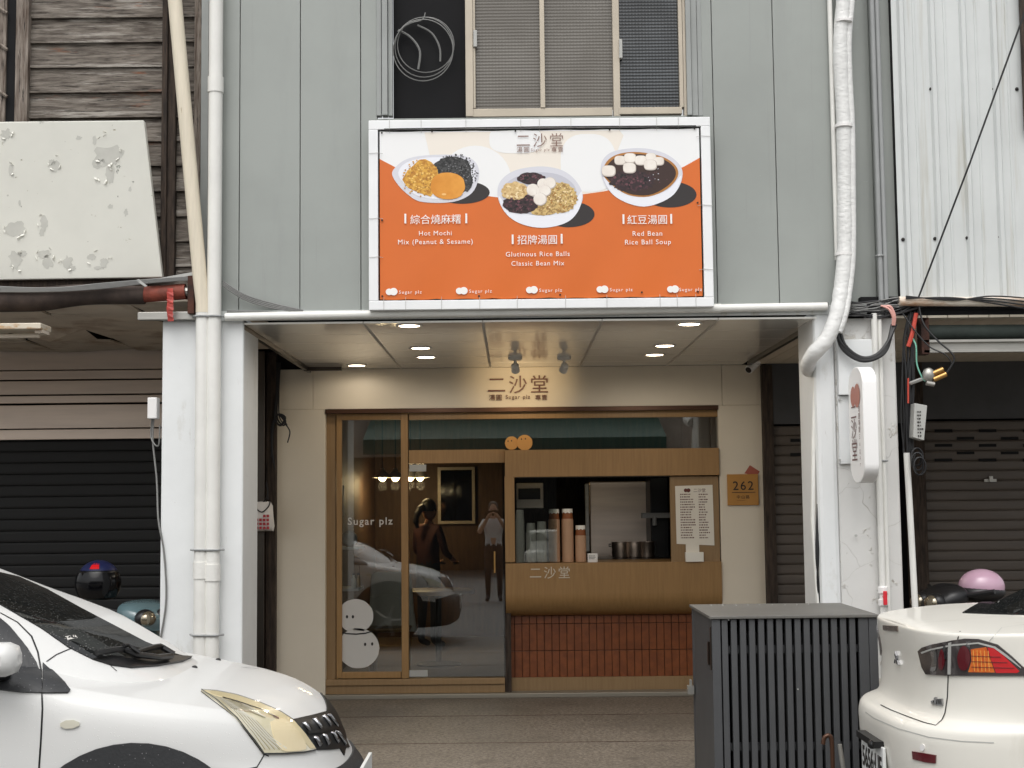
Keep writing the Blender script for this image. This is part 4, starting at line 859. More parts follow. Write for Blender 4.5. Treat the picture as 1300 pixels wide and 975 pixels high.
for px, lab in ((654, 'white spotlight on the ceiling aimed at the sign, left one'), (716, 'white spotlight on the ceiling aimed at the sign, right one')):
    p = WZ(px, 453, ZC); T = thing('spotlight', tuple(p), lab, 'spotlight', 'spotlights in front of the sign')
    mb = MB(); mb.lathe([(.055,0),(.055,-.018),(.045,-.028),(.012,-.03),(.012,-.05)], p, 20); obj('base', mb, M['lamp_white'], T, smooth=40)
    h = p+Vector((0,.0,-.085)); mb = MB(); mb.tube([p+Vector((0,0,-.03)), h], .008, 8); obj('arm', mb, M['lamp_white'], T)
    d = Vector((.05 if px < 700 else -.18, .5, -.42)).normalized(); mb = MB(); mb.tube([h-d*.04, h-d*.025, h+d*.035, h+d*.04], [.015,.03,.034,.028], 16); obj('head', mb, M['lamp_white'], T, smooth=40)
    tgt = W(657 if px < 700 else 672, 492, YS)
    spotlamp('sign_lamp', h+d*.07, tgt, 9 if px < 700 else 3, 74, (1,.74,.42), 1)
T = thing('security_camera', tuple(W(958, 440, YS-.1)), 'white security camera hanging under the ceiling beside the right header corner', 'camera')
p = WZ(957, 441, ZC); p.y = YS-.25; p = Vector((W(957,441,p.y).x, p.y, ZC)); q = W(956, 464, p.y)
mb = MB(); mb.lathe([(.045,0),(.045,-.02),(.02,-.03)], p, 16); mb.tube([p, q+Vector((0,0,.03))], .014, 8); obj('mount', mb, M['plastic_white'], T, smooth=40)
mb = MB(); d = Vector((-.5,-.5,-.45)).normalized(); mb.tube([q-d*.07, q-d*.065, q+d*.07, q+d*.075], [.03,.036,.036,.034], 14); obj('body', mb, M['plastic_white'], T, smooth=40)
mb = MB(); mb.tube([q+d*.076, q+d*.08], .026, 14); obj('lens', mb, M['car_black'], T)
# house number
T = thing('house_number_sign', tuple(W(943, 622, YS-.02)), 'square golden house number plate on the beige pier', 'sign')
a = RX(923.5, 602, 963, 641.5, YS-.02); mb = MB(); mb.box(a[0], a[1], YS-.02, YS-.003, a[2], a[3]); obj('plate', mb, M['sign_gold'], T, bevel=.003)
text('262', W(943.5, 616.5, YS-.022), width=.17, mt=M['letter_black'], parent=T, space=1.2, bold=.004); text('中山路', W(943.5, 630.8, YS-.022), width=.105, mt=M['letter_black'], parent=T, space=1.3, bold=.003)
scrawl(W(943.5, 635.4, YS-.022), .1, .006, 1, M['letter_black'], T, 1)
mb = MB(); a = RX(929, 624.6, 959, 625.4, YS-.02); mb.box(a[0], a[1], YS-.0225, YS-.02, a[2], a[3]); obj('rule', mb, M['letter_black'], T)
T = thing('red_card', tuple(W(955, 600, YS)), 'folded red paper charm tucked behind the house number plate', 'charm')
mb = MB(); mb.prism([W(x, y, YS-.003) for x, y in ((945,601),(952,590.5),(964.5,598.5),(961,604))], (0, .002, 0)); obj('paper', mb, M['paper_red'], T)

# ================================================================ PIPES AND CABLES ON THE FACADE
def pipe(name, pts, r, m, label, cat='pipe', n=12, clips=(), cm='pvc_grey', joints=(), up=None):
    o = Vector(pts[-1]); T = thing(name, tuple(o), label, cat)
    mb = MB(); mb.tube(pts, r, n); obj('run', mb, M[m], T, smooth=40)
    if up: mb = MB(); mb.tube(up, r*1.03, n); obj('leaning_run', mb, M['bamboo'], T, smooth=40)
    if joints:
        mb = MB()
        for p, d in joints: p, d = Vector(p), Vector(d).normalized(); mb.tube([p-d*.05, p+d*.05], r*1.13, n)
        obj('coupling', mb, M[m], T, smooth=40, split=True)
    if clips:
        mb = MB()
        for p in clips: p = Vector(p); mb.tube([p+Vector((-r*1.5, r*.4, 0)), p+Vector((-r*.9,-r*.8,0)), p+Vector((0,-r*1.12,0)), p+Vector((r*.9,-r*.8,0)), p+Vector((r*1.5,r*.4,0))], .007, 6)
        obj('clip', mb, M[cm], T, split=True)
    return T
Yp = YF - .08
V = lambda px, py, Y=Yp: W(px, py, Y)
a, b, c = V(271,-70), V(274.5,400), V(270,860); c.z = -.04
xm = (V(271.5,300).x+V(271,650).x)/2
pipe('drain_pipe', [(xm,Yp,6.3),(xm,Yp,-.04)], .045, 'pvc_white', 'straight white drain pipe running the full height beside the grey panels', clips=[(xm,Yp,V(270,402).z),(xm,Yp,V(270,698).z),(xm,Yp,V(270,806).z)], joints=[((xm,Yp,V(270,108).z),(0,0,1)),((xm,Yp,V(270,727).z),(0,0,1))])
x1 = V(256,600).x; zt = V(257,385).z
pipe('drain_pipe', [(x1,Yp,zt), (x1,Yp,-.04)], .044, 'pvc_white', 'cream drain pipe that leans left above the arcade beside the timber wall', up=[tuple(V(214,-80,Yp-.02)), tuple(V(222,0,Yp-.02)), tuple(V(254,355,Yp-.01)), (x1,Yp,zt), (x1,Yp,zt-.06)], joints=[((x1,Yp,V(256,724).z),(0,0,1))], clips=[(x1,Yp,V(256,402).z),(x1,Yp,V(256,698).z),(x1,Yp,V(256,806).z)])
zl, zr = V(286,402.5,YF-.06), V(1050,389,YF-.06)
pipe('horizontal_pipe', spline([zl, V(470,399,YF-.06), V(686,396,YF-.06), V(905,391.5,YF-.06), zr], 4), .026, 'pvc_white', 'white pipe running level along the bottom edge of the grey facade', joints=[(V(905,391.5,YF-.06),(1,0,0))])
mb = MB()
for k in range(5):
    y0 = 392+k*1.3; mb.tube(spline([V(288,398-k,YF-.05), V(480,y0+2,YF-.06), V(600,y0-1,YF-.07), V(760,y0-3,YF-.06), V(900,y0-5,YF-.06), V(1052,384+k,YF-.05)], 8), .004, 5)
tag(obj('facade_cable', mb, M['cable_grey']), 'loose grey wires strung along the bottom of the grey facade above the white pipe', 'cable')
mb = MB()
for k in range(4): mb.tube(spline([V(283,357+k*2,YF-.07), V(310,374+k*2,YF-.06), V(345,385+k*2,YF-.03), V(385,394+k,YF-.03)], 6), .005, 5)
tag(obj('sagging_cable', mb, M['cable_grey']), 'grey wires sagging from the drain pipe onto the lower left of the panels', 'cable')
# wrapped air conditioning line
pts = spline([V(1074,-60,YF-.05), V(1071,0,YF-.06), V(1067,50,YF-.07), V(1068,100,YF-.07), V(1071,160,YF-.07), V(1072,240,YF-.07), V(1072,320,YF-.08), V(1068,365,YF-.1), V(1062,400,YF-.14), V(1050,430,YF-.15), V(1034,448,YF-.12), V(1026,462,YF-.02), V(1027,470,YF+.1)], 6)
T = thing('wrapped_duct', tuple(pts[-1]), 'thick taped white air conditioning duct curving round the pillar top', 'duct')
mb = MB(); rnd = random.Random(2); rr = [.047*(1+rnd.uniform(-.05,.05)) for _ in pts]; mb.tube(pts, rr, 12); obj('wrap', mb, M['tape_wrap'], T, smooth=60)
mb = MB(); mb.tube([p+Vector((.045,-.0,0)) for p in pts[6:-20]], .028, 8); obj('second_line', mb, M['tape_wrap'], T, smooth=60)
mb = MB()
for py in (27, 160, 323):
    p = V(1071, py, YF-.075); mb.lathe([(.054,-.01),(.056,-.009),(.056,.009),(.054,.01)], p, 14)
obj('band', mb, M['plastic_white'], T)
for px, y0, y1, r, m, lab, cl in ((1058, -60, 330, .016, 'pvc_white', 'thin white conduit running beside the wrapped duct on the grey wall', ()), (1113, -60, 402, .017, 'pvc_grey', 'left one of two grey conduits on the recessed grey strip', (325,)), (1119.5, -60, 402, .015, 'pvc_grey', 'right one of two grey conduits on the recessed grey strip', ())):
    x = V(px, (max(y0,0)+y1)/2, YF-.03).x; pipe('conduit', [(x,YF-.03,6.3),(x,YF-.03,V(px,y1,YF-.03).z)], r, m, lab, 'conduit', 10, clips=[(x,YF-.03,V(px,y,YF-.03).z) for y in cl])
xa, xb = V(1116, 600, YF-.05).x, V(1123, 600, YF-.05).x
T = pipe('water_pipe', [(xa,YF-.05,V(1113,398,YF-.05).z),(xa,YF-.05,-.02)], .02, 'pvc_white', 'white water pipe with a red valve down the front of the right pillar', 'pipe', 12)
p = Vector((xa, YF-.05, V(1116,757,YF-.05).z)); mb = MB(); mb.lathe([(.024,-.06),(.03,-.055),(.03,-.02),(.022,-.015),(.022,.015),(.03,.02),(.03,.055),(.024,.06)], p, 14); obj('valve', mb, M['plastic_white'], T, smooth=40)
mb = MB(); mb.tube([p+Vector((0,-.02,0)), p+Vector((0,-.045,0))], .01, 8); mb.box(p.x-.012, p.x+.012, p.y-.06, p.y-.045, p.z-.05, p.z+.035); obj('valve_handle', mb, mat('valve_red', S(214,48,60), .4), T, bevel=.004)
pipe('water_pipe', [(xb,YF-.04,V(1120,398,YF-.04).z),(xb,YF-.04,-.02)], .015, 'pvc_white', 'slim white pipe directly right of the pipe with the red valve', 'pipe', 10, clips=[(xb,YF-.04,V(1122,y,YF-.04).z) for y in (585,)])
pipe('leaning_pipe', [tuple(V(1151,575,YF-.02)), tuple(V(1157,680,YF-.03)), (V(1166,800,YF-.04).x, YF-.05, -.02)], .02, 'pvc_white', 'white pipe leaning beside the right edge of the cracked pillar', 'pipe', 10)
pipe('conduit', [tuple(V(1036,455,YF+.03)), tuple(V(1033,560,YF+.03)), tuple(V(1032,660,YF+.03)), tuple(V(1036,725,YF+.03)), tuple(V(1041,790,YF+.03))], .014, 'pvc_white', 'thin white tube bowing down the left edge of the cracked pillar', 'conduit', 8)
mb = MB()
for k in range(4): mb.tube(spline([V(1038+k*.6,640+k*6,YF+.02), V(1036+k*1.2,700,YF+.01), V(1039-k*.5,740,YF+.02), V(1042+k,790,YF+.02)], 6), .006, 5)
tag(obj('cable_bundle', mb, M['cable_black']), 'black cables hanging along the left edge of the cracked pillar', 'cable')
mb = MB()
for k, (dx, dy) in enumerate(((0,0),(2,3),(4,-2),(1,5))): mb.tube(spline([V(1060+dx,398,YF-.04), V(1064+dx,428+dy,YF-.08), V(1076,444+dy,YF-.10), V(1094,455+dy*.6,YF-.11), V(1112,452+dy*.6,YF-.11), V(1126,438+dy,YF-.1), V(1133+dx,412,YF-.06)], 7), .011, 7)
tag(obj('cable_loop', mb, M['cable_black']), 'thick black cable loop slung across the top of the right pillar', 'cable')
for m_, seed, n_, lab in (('cable_black', 4, 9, 'tangle of black wires bunched at the top of the right pillar'), ('cable_grey', 9, 5, 'grey wires running through the tangle at the right pillar top')):
    mb = MB(); rnd = random.Random(seed)
    for k in range(n_):
        y = 385+rnd.uniform(-3,16); mb.tube(spline([V(1068+rnd.uniform(-5,8),y+rnd.uniform(-4,6),YF-.04), V(1090,y+rnd.uniform(-3,5),YF-.07), V(1112,y+rnd.uniform(-5,5),YF-.06), V(1140,y+rnd.uniform(-7,3),YF-.06), V(1168+rnd.uniform(-6,14),382+rnd.uniform(-4,6),YF-.05)], 6), .005, 5)
    tag(obj('cable_tangle', mb, M[m_]), lab, 'cable')
mb = MB(); rnd = random.Random(12)
for k in range(6): mb.tube(spline([V(1118+k*2,388,YF-.08), V(1128+k,392+rnd.uniform(-2,3),YF-.09), V(1133+k*.7,402,YF-.09), V(1133+k*.5,413,YF-.08)], 6), .006, 6)
tag(obj('pink_wires', mb, M['cable_pink']), 'bunch of pale pink wires curling out above the black loop', 'cable')
mb = MB(); rnd = random.Random(6)
for k in range(9):
    x = 1146+k*1.7; mb.tube(spline([V(x+rnd.uniform(-2,10),392+rnd.uniform(0,8),YF-.02), V(x+rnd.uniform(-2,5),430,YF-.03), V(x+rnd.uniform(-2,3),480,YF-.03), V(x+rnd.uniform(-2,2),530,YF-.02), V(x+rnd.uniform(-2,4),575,YF-.02)], 7), rnd.choice((.004,.005,.008)), 6)
tag(obj('cable_bundle', mb, M['cable_black']), 'black cable bundle hanging down the right edge of the right pillar', 'cable')
mb = MB(); mb.tube(spline([V(1163,398,YF-.04), V(1158,424,YF-.06), V(1153,440,YF-.06)], 6), .014, 7); mb.tube([V(1153,480,YF-.05), V(1153,512,YF-.05)], .006, 6); tag(obj('red_cable', mb, M['cable_red']), 'short orange red cable in the wiring beside the right pillar', 'cable')
mb = MB(); mb.tube(spline([V(1159,430,YF-.06), V(1163,440,YF-.09), V(1164,462,YF-.1), V(1170,478,YF-.12), V(1175,484,YF-.14)], 6), .005, 6); tag(obj('green_wire', mb, M['cable_green']), 'pale green earth wire curling towards the brass terminals', 'cable')
mb = MB(); mb.tube(spline([V(1165,380,YF-.05), V(1172,410,YF-.08), V(1190,432,YF-.1), V(1208,448,YF-.12), V(1211,458,YF-.12), V(1202,473,YF-.12)], 6), .006, 6); mb.tube(spline([V(1142,392,YF-.05), V(1160,418,YF-.08), V(1180,440,YF-.1), V(1200,450,YF-.12), V(1209,462,YF-.12)], 6), .005, 6); tag(obj('looping_wire', mb, M['cable_black']), 'two thin black wires looping out to the brass terminals', 'cable')
T = thing('terminal_bracket', tuple(V(1152,487)), 'steel bracket holding two brass terminals beside the right pillar', 'terminal')
mb = MB(); mb.tube([V(1152,488,YF-.02), V(1174,480,YF-.13)], .012, 6); obj('arm', mb, M['plastic_grey'], T)
mb = MB(); mb.ball(V(1179,476,YF-.14), .04, .035, .045, 10, 8); mb.tube([V(1176,486,YF-.15), V(1186,488,YF-.15)], .016, 8); obj('clamp', mb, M['steel_rough'], T, smooth=60)
for p0, p1 in (((1183,475),(1197,469)), ((1185,482),(1201,475))): mb = MB(); mb.tube([V(*p0,YF-.15), V(*p1,YF-.15)], .017, 10); obj('terminal', mb, M['brass'], T, smooth=40)
T = thing('junction_box', tuple(V(1163,538)), 'grey junction box with black lettering beside the hanging cable bundle', 'junction box')
mb = MB(); a0 = V(1155,513,YF-.03); P = [V(x,y,YF-.03) for x, y in ((1156,513),(1172,516),(1168,560),(1154,556))]; mb.prism(P, (0,-.09,0)); obj('case', mb, M['plastic_grey'], T, bevel=.004)
scrawl(V(1167.5,538,YF-.124), .028, .17, 8, M['letter_black'], T, 4)
mb = MB()
for k in range(6): 
    c = V(1163+k%3, 580+(k//2)*6, YF-.06); mb.tube([c+Vector((.03*math.cos(a)*(1+.2*(k%2)), -.01*k, .055*math.sin(a))) for a in [6.28319*j/18 for j in range(18)]], .0045, 5, closed=True)
tag(obj('cable_coil', mb, M['cable_black']), 'small black cable coil hanging below the grey junction box', 'cable')
mb = MB(); mb.tube([V(1303,10,YF-.3), V(1232,205,YF-.25), V(1166,378,YF-.06)], .006, 6); tag(obj('overhead_wire', mb, M['cable_black']), 'single black wire slanting across the white ribbed cladding', 'cable')
mk('pvc_rust', S(226,216,202), .45, var=.06, scale=5); overlay(M['pvc_rust'], 'noise', 6, .5, .66, S(186,140,102), (.5,1,1))
pipe('rusty_pipe', [tuple(V(1141,382.5,YF-.06)), tuple(V(1330,383.5,YF-.06))], .03, 'pvc_rust', 'white pipe with rust stains along the bottom of the ribbed cladding', 'pipe')
mb = MB()
for k in range(4): mb.tube(spline([V(1150,376+k,YF-.1), V(1210,381-k,YF-.1), V(1260,376+k*3,YF-.1), V(1320,380+k*5,YF-.1)], 6), .005, 5)
tag(obj('facade_cable', mb, M['cable_black']), 'black wires lying along the stained pipe under the ribbed cladding', 'cable')
# right rolled awning and steel track
T = thing('rolled_awning', tuple(V(1240,424,YF+.05)), 'dark green rolled awning above a steel channel in the right bay', 'awning')
mb = MB(); mb.tube([V(1176,422,YF+.06), V(1340,421,YF+.06)], .047, 14); obj('roll', mb, M['canvas_green'], T, smooth=40)
a = RX(1172, 431, 1350, 447, YF+.02); mb = MB(); mb.prism([(a[0],YF+.05,a[2]),(a[0],YF-.0,a[2]),(a[0],YF-.0,a[2]+.015),(a[0],YF+.03,a[2]+.02),(a[0],YF+.03,a[3]-.02),(a[0],YF,a[3]-.015),(a[0],YF,a[3]),(a[0],YF+.05,a[3])], (a[1]-a[0],0,0)); obj('channel', mb, M['steel_rough'], T)
a = RX(1168, 404, 1178, 450, YF+.03); mb = MB(); mb.box(a[0], a[1], YF, YF+.1, a[2], a[3]); mb.prism([V(x,y,YF) for x,y in ((1164,403),(1182,399),(1174,408),(1176,416),(1168,410))], (0,.02,0)); obj('bracket', mb, M['rust'], T)

# ================================================================ BLADE SIGN ON THE PILLAR
xs_, yn, yf_ = 2.076, 8.42, 8.775
zt_, zb_ = W(1106, 462.5, yn).z, W(1106, 613, yn).z
T = thing('blade_sign', (xs_+.04, yf_, (zt_+zb_)/2), 'white rounded light box sign projecting from the right pillar', 'sign')
r = (yf_-yn)/2; P = [(yn+r-r*math.cos(t), zt_-r*.62+r*.62*math.sin(t)) for t in [math.pi*k/20 for k in range(21)]] + [(yf_-r+r*math.cos(t), zb_+r*.62-r*.62*math.sin(t)) for t in [math.pi*k/20 for k in range(21)]]
mb = MB(); mb.prism([(xs_, y, z) for y, z in P], (.088, 0, 0)); obj('case', mb, M['sign_light'], T, smooth=30, bevel=.006)
mb = MB(); mb.box(xs_+.03, xs_+.06, yf_-.005, YF-.02, (zt_+zb_)/2-.2, (zt_+zb_)/2-.17); mb.box(xs_+.03, xs_+.06, yf_-.005, YF-.02, (zt_+zb_)/2+.17, (zt_+zb_)/2+.2); obj('bracket', mb, M['plastic_grey'], T, split=True)
ym = (yn+yf_)/2; U = (0,-1,0); hz = zt_-zb_
mb = MB()
for dy, r_ in ((.055,.062),(-.05,.072)): mb.poly([(xs_-.002-.001*(dy<0), ym+dy+r_*math.cos(a), zt_-.25*hz+r_*math.sin(a)) for a in [6.28319*k/28 for k in range(28)]])
obj('emblem', mb, mat('sign_copper', S(172,92,66), .35), T)
for b_, f_, h_ in (('二',.385,.07), ('沙',.53,.12), ('堂',.71,.13)): text(b_, (xs_-.003, ym+.05, zt_-f_*hz), width=.13, height=h_ if b_ != '二' else .07, mt=M['letter_brown'], parent=T, ux=U)
text('湯\n圓\n專\n賣\nS\nu\ng\na\nr', (xs_-.003, ym-.085, zt_-.60*hz), height=.36, width=.04, mt=M['letter_brown'], parent=T, ux=U)

# ================================================================ LEFT BAY: OLD SIGN, AWNING, LAMP, BITS
T = thing('blank_signboard', tuple(V(80,350,YF-.1)), 'blank old white signboard with peeling paint in front of the timber wall', 'signboard')
P = [(-330,158),(182.5,152.5),(206,352),(-330,361)]; pw = [W(x, y, YF-.18+.16*(y-152)/200) for x, y in P]
mb = MB(); mb.prism(pw, (0,.05,0)); obj('board', mb, M['old_paint'], T, bevel=.006)
rnd = random.Random(30)                                                  # bare patches where paint has come away
for i, (cx, cy_, rx, ry) in enumerate(((139,197,19,15),(126,208,10,7),(140,222,7,12),(70,211,8,8),(66,206,5,5),(8,171,8,8),(20,290,15,11),(56,284,6,11),(53,295,4,6),(20,330,10,13),(28,322,7,5),(56,322,11,6),(60,333,8,9),(86,333,7,9),(92,341,5,4),(116,326,6,5),(132,333,6,8),(124,340,7,3),(14,216,3,9),(140,262,4,3),(25,258,2,5),(160,270,3,5),(165,240,2,4),(100,175,4,3),(120,178,3,6))):
    m_ = MB(); P = []
    for k in range(18):
        a = 6.28319*k/18; w_ = rnd.uniform(.6,1.12); x, y = cx+rx*w_*math.cos(a), cy_+ry*w_*math.sin(a); P.append(W(x, y, YF-.18+.16*(y-152)/200-.0012))
    m_.poly(P); obj('bare_patch', m_, bare if i else (bare := mat('bare_metal', S(209,208,200), .6, col2=S(199,198,190), scale=9)), T)
mb = MB(); rnd = random.Random(31)                                      # curled flakes of paint
for cx, cy_, rx, ry, n_ in ((135,190,22,22,18),(130,218,10,14,10),(70,206,9,10,9),(8,170,8,9,6),(20,290,15,14,10),(54,282,8,10,7),(22,330,9,14,9),(57,326,12,14,10),(85,334,10,10,6),(125,328,16,12,9),(12,215,4,10,3)):
    for k in range(max(3, n_//2)):
        a = rnd.uniform(0,6.28); q = rnd.uniform(.75,1.05); x, y = cx+rx*q*math.cos(a), cy_+ry*q*math.sin(a); yy = YF-.18+.16*(y-152)/200-.003
        l, wd, b = rnd.uniform(1.5,3.2), rnd.uniform(.5,1.1), a+1.57+rnd.uniform(-.5,.5); p = lambda u, v, d: W(x+u*math.cos(b)-v*math.sin(b), y+u*math.sin(b)+v*math.cos(b), yy-d)
        mb.add([p(-l,0,0),p(0,wd,.002),p(l,0,0),p(l*.7,-wd*1.2,.008),p(-l*.6,-wd*1.1,.007)], [(0,1,2,3,4)])
struct(obj('paint_flake', mb, M['old_paint'], T), 'stuff')
T = thing('rolled_awning', tuple(V(120,375,YF-.1)), 'sagging dark brown rolled awning under the old white signboard', 'awning')
pts = spline([V(-120,384,YF-.05), V(0,381,YF-.05), V(50,380,YF-.05), V(110,374,YF-.05), V(184,375,YF-.05)], 6); n = len(pts)
mb = MB(); mb.tube(pts, [.076 if i < n*.5 else .076-.022*(i-n*.5)/(n*.5) for i in range(n)], 14); obj('roll', mb, M['canvas'], T, smooth=50)
mb = MB(); mb.tube([V(183,374,YF-.05), V(236,370,YF-.05)], .05, 14); obj('roll_end', mb, M['rust_red'], T, smooth=40)
mb = MB(); mb.tube([V(235,370,YF-.05), V(239,370,YF-.05)], .03, 10); obj('axle', mb, M['steel_rough'], T)
mb = MB(); a = RX(238, 350, 246, 398, YF-.1); mb.box(a[0], a[1], YF-.1, YF+.02, a[2], a[3]); obj('bracket', mb, M['rust'], T, bevel=.003)
a = RX(175, 396, 248, 406, YF-.05); mb = MB(); mb.box(a[0], a[1], YF-.06, YF+.0, a[2], a[3]); obj('front_bar', mb, M['steel_rough'], T, bevel=.004)
mb = MB(); rnd = random.Random(77)
for k in range(9):
    z0 = 366+k*4.6; mb.add([V(212+rnd.uniform(-.8,.8), z0, YF-.115), V(220+rnd.uniform(-.8,.8), z0, YF-.118), V(220+rnd.uniform(-1,1), z0+5, YF-.12-.006*(k%2)), V(212+rnd.uniform(-1,1), z0+5, YF-.115)], [(0,1,2,3)])
tag(obj('red_ribbon', mb, M['red_tape']), 'crinkled red tape tied round the rusty end of the awning roll', 'ribbon')
mb = MB(); 
for k in range(5): mb.tube(spline([V(-40,362+k*2,YF-.13), V(60,366+k,YF-.14), V(130,360+k*1.5,YF-.14), V(190,355+k,YF-.12), V(245,351+k,YF-.09)], 6), .005, 5)
tag(obj('facade_cable', mb, M['cable_grey']), 'pale wires lying on top of the brown awning roll', 'cable')
mb = MB(); mb.prism([V(x,y,YF-.13) for x,y in ((172,356),(176,354),(187,363),(184,364))], (0,.01,0)); mb.prism([V(x,y,YF-.1) for x,y in ((186,356),(246,345),(246,349),(190,359))], (0,.03,0)); tag(obj('loose_board', mb, M['plastic_grey']), 'splintered pale board end above the rusty awning bracket', 'board')
T = thing('strip_light', tuple(WZ(40,420,ZC-.03)), 'rusty unlit fluorescent batten on the sagging left ceiling', 'lamp')
p, q = WZ(-60,416,ZC-.03), WZ(62,416,ZC-.03); mb = MB(); mb.box(p.x, q.x, p.y-.1, p.y+.1, ZC-.055, ZC-.018); o = obj('batten', mb, mat('old_enamel', S(206,196,178), .5, var=.05), T, bevel=.006)
overlay(bpy.data.materials['old_enamel'], 'noise', 12, .5, .6, S(176,130,70), (.4,1,1))
mb = MB(); mb.box(q.x-.05, q.x, p.y-.06, p.y+.06, ZC-.075, ZC-.055); mb.tube([(p.x,p.y,ZC-.085),(q.x-.04,p.y,ZC-.085)], .014, 8); obj('tube', mb, M['old_ceiling'], T)
T = thing('meter_box', tuple(V(193,520,YF+.1)), 'small white electric box on the left edge of the left pillar', 'electric box')
a = RX(189, 505, 201, 532, YF+.1); mb = MB(); mb.box(a[0], a[1], YF+.06, YF+.14, a[2], a[3]); obj('case', mb, M['plastic_white'], T, bevel=.006)
mb = MB(); mb.tube(spline([V(195,532,YF+.1), V(194,560,YF+.1), V(199,610,YF+.06), V(201,660,YF+.0), V(208,700,YF-.01), V(211,760,YF-.012), V(204,810,YF-.01)], 7), .006, 6); mb.tube(spline([V(193,532,YF+.1), V(192,556,YF+.1), V(201,566,YF+.05), V(203,540,YF+.03)], 6), .005, 6); obj('cable', mb, M['cable_grey'], T)
mb = MB(); 
for k in range(3): mb.tube(spline([V(352+k*2,460,YS-.06), V(351+k*1.5,500,YS-.08), V(349+k*3,530,YS-.1), V(356+k*4,540,YS-.1), V(362,530+k*3,YS-.1), V(352,527,YS-.1), V(346-k,548,YS-.08), V(345+k*2,580+k*8,YS-.08)], 7), .009-.002*k, 6)
mb.tube(spline([V(362,538,YS-.1), V(368,548,YS-.1), V(365,562,YS-.09)], 5), .006, 6); mb.tube(spline([V(346,560,YS-.07), V(336,580,YS-.06), V(342,610,YS-.06), V(340,635,YS-.08)], 6), .006, 6)
tag(obj('knotted_cable', mb, M['cable_black']), 'knotted black cable dangling from the ceiling left of the shop wall', 'cable')
# plastic bag
T = thing('plastic_bag', tuple(W(331, 640, YB-.16)), 'white plastic bag with red printing hanging on the steel post', 'bag')
Yg = YB-.16; mb = MB(); rnd = random.Random(15); n = 24; R = []
for z, wd, dp in ((637,12,.3),(642,15,.6),(655,16,1),(668,17,1.05),(674,16,.7)):
    c = W(331, z, Yg); R.append([(c.x+wd/1809*Yg*math.copysign(abs(math.cos(a))**.7,math.cos(a))+rnd.uniform(-.004,.004), Yg+.05*dp*math.sin(a)+rnd.uniform(-.006,.006), c.z+rnd.uniform(-.005,.005)) for a in [6.28319*k/n for k in range(n)]])
mb.add(sum(R, []), [(i*n+k,i*n+(k+1)%n,(i+1)*n+(k+1)%n,(i+1)*n+k) for i in range(4) for k in range(n)]+[tuple(range(4*n,5*n))]); obj('sack', mb, M['bag'], T, smooth=70)
mb = MB(); mb.tube(spline([W(326,638,Yg), W(326,646,Yg-.05), W(333,650,Yg-.06), W(341,643,Yg-.05), W(343,636,Yg)], 6), .005, 6); mb.tube(spline([W(338,612,Yg+.06), W(340,628,Yg+.03), W(334,638,Yg)], 6), .006, 6); obj('handle', mb, M['cable_black'], T)
mb = MB(); rnd = random.Random(19)
for r_, py in enumerate((655,660,665,670)):
    for k in range(5):
        if r_ == 0 and k < 3: continue
        x = 320+k*4.6; mb.add([W(x+rnd.uniform(-.5,.5),py-1.6,Yg-.062), W(x+3.2,py-1.6,Yg-.062), W(x+3.2+rnd.uniform(-.6,.6),py+1.8,Yg-.064), W(x,py+1.8,Yg-.064)], [(0,1,2,3)])
mb.add([W(316.5,645,Yg-.03),W(318,640,Yg-.03),W(318.5,668,Yg-.03),W(315,672,Yg-.03)], [(0,1,2,3)])
obj('print', mb, M['bag_print'], T)

# ================================================================ WIRE RINGS AT THE UPPER WINDOW
mb = MB()
for cx, cy_, rx, ry, dy in ((538,58,38,40,0),(537,63,39,41,-.02),(540,54,37,37,.015)):
    mb.tube([Vector((W(cx,cy_,YF).x+rx/1809*YF*math.cos(a), YF+.03+dy, W(cx,cy_,YF).z+ry/1809*YF*math.sin(a))) for a in [6.28319*k/40 for k in range(40)]], .0035, 5, closed=True)
mb.tube(spline([W(540,16,YF+.03), W(536,25,YF+.03), W(520,30,YF+.03), W(505,40,YF+.03)], 5), .004, 5); mb.tube(spline([W(506,38,YF+.04), W(522,48,YF+.04), W(533,65,YF+.04), W(531,88,YF+.04)], 5), .007, 5); mb.tube(spline([W(530,32,YF+.04), W(548,42,YF+.04), W(558,60,YF+.04), W(559,78,YF+.04)], 5), .006, 5)
tag(obj('wire_hoops', mb, M['cable_grey']), 'thin wire hoops hanging in the dark open sash of the upper window', 'wire')

# ================================================================ SLATTED CABINET
yn, yf_ = 7.5, 8.34
X0, X1 = W(905, 860, yn).x, W(1116, 860, yn).x; zt_ = W(1000, 781, yn).z
T = thing('slatted_cabinet', ((X0+X1)/2, (yn+yf_)/2, -.06), 'dark grey cabinet of vertical slats standing before the right pillar', 'cabinet')
mb = MB(); mb.box(X0-.012, X1+.005, yn-.012, yf_+.01, zt_-.016, zt_); obj('top_plate', mb, M['box_top'], T, bevel=.003)
mb = MB()
for x in (X0, X1-.045): mb.box(x, x+.045, yn, yn+.045, -.055, zt_-.017); mb.box(x, x+.045, yf_-.045, yf_, -.055, zt_-.017)
obj('corner_post', mb, M['box_grey'], T, bevel=.003, split=True)
mb = MB(); mb.box(X0+.003, X0+.02, yn+.047, yf_-.047, -.04, zt_-.02); mb.box(X1-.02, X1-.003, yn+.047, yf_-.047, -.04, zt_-.02); mb.box(X0+.047, X1-.047, yf_-.03, yf_-.01, -.04, zt_-.02); obj('side_panel', mb, M['box_grey'], T, bevel=.002, split=True)
mb = MB(); n = 15; span = (X1-.1)-(X0+.05); rnd = random.Random(9)
for k in range(n):
    x = X0+.052+k*span/n; mb.box(x, x+.031, yn+.002+rnd.uniform(-.002,.002), yn+.042, -.045, zt_-.018)
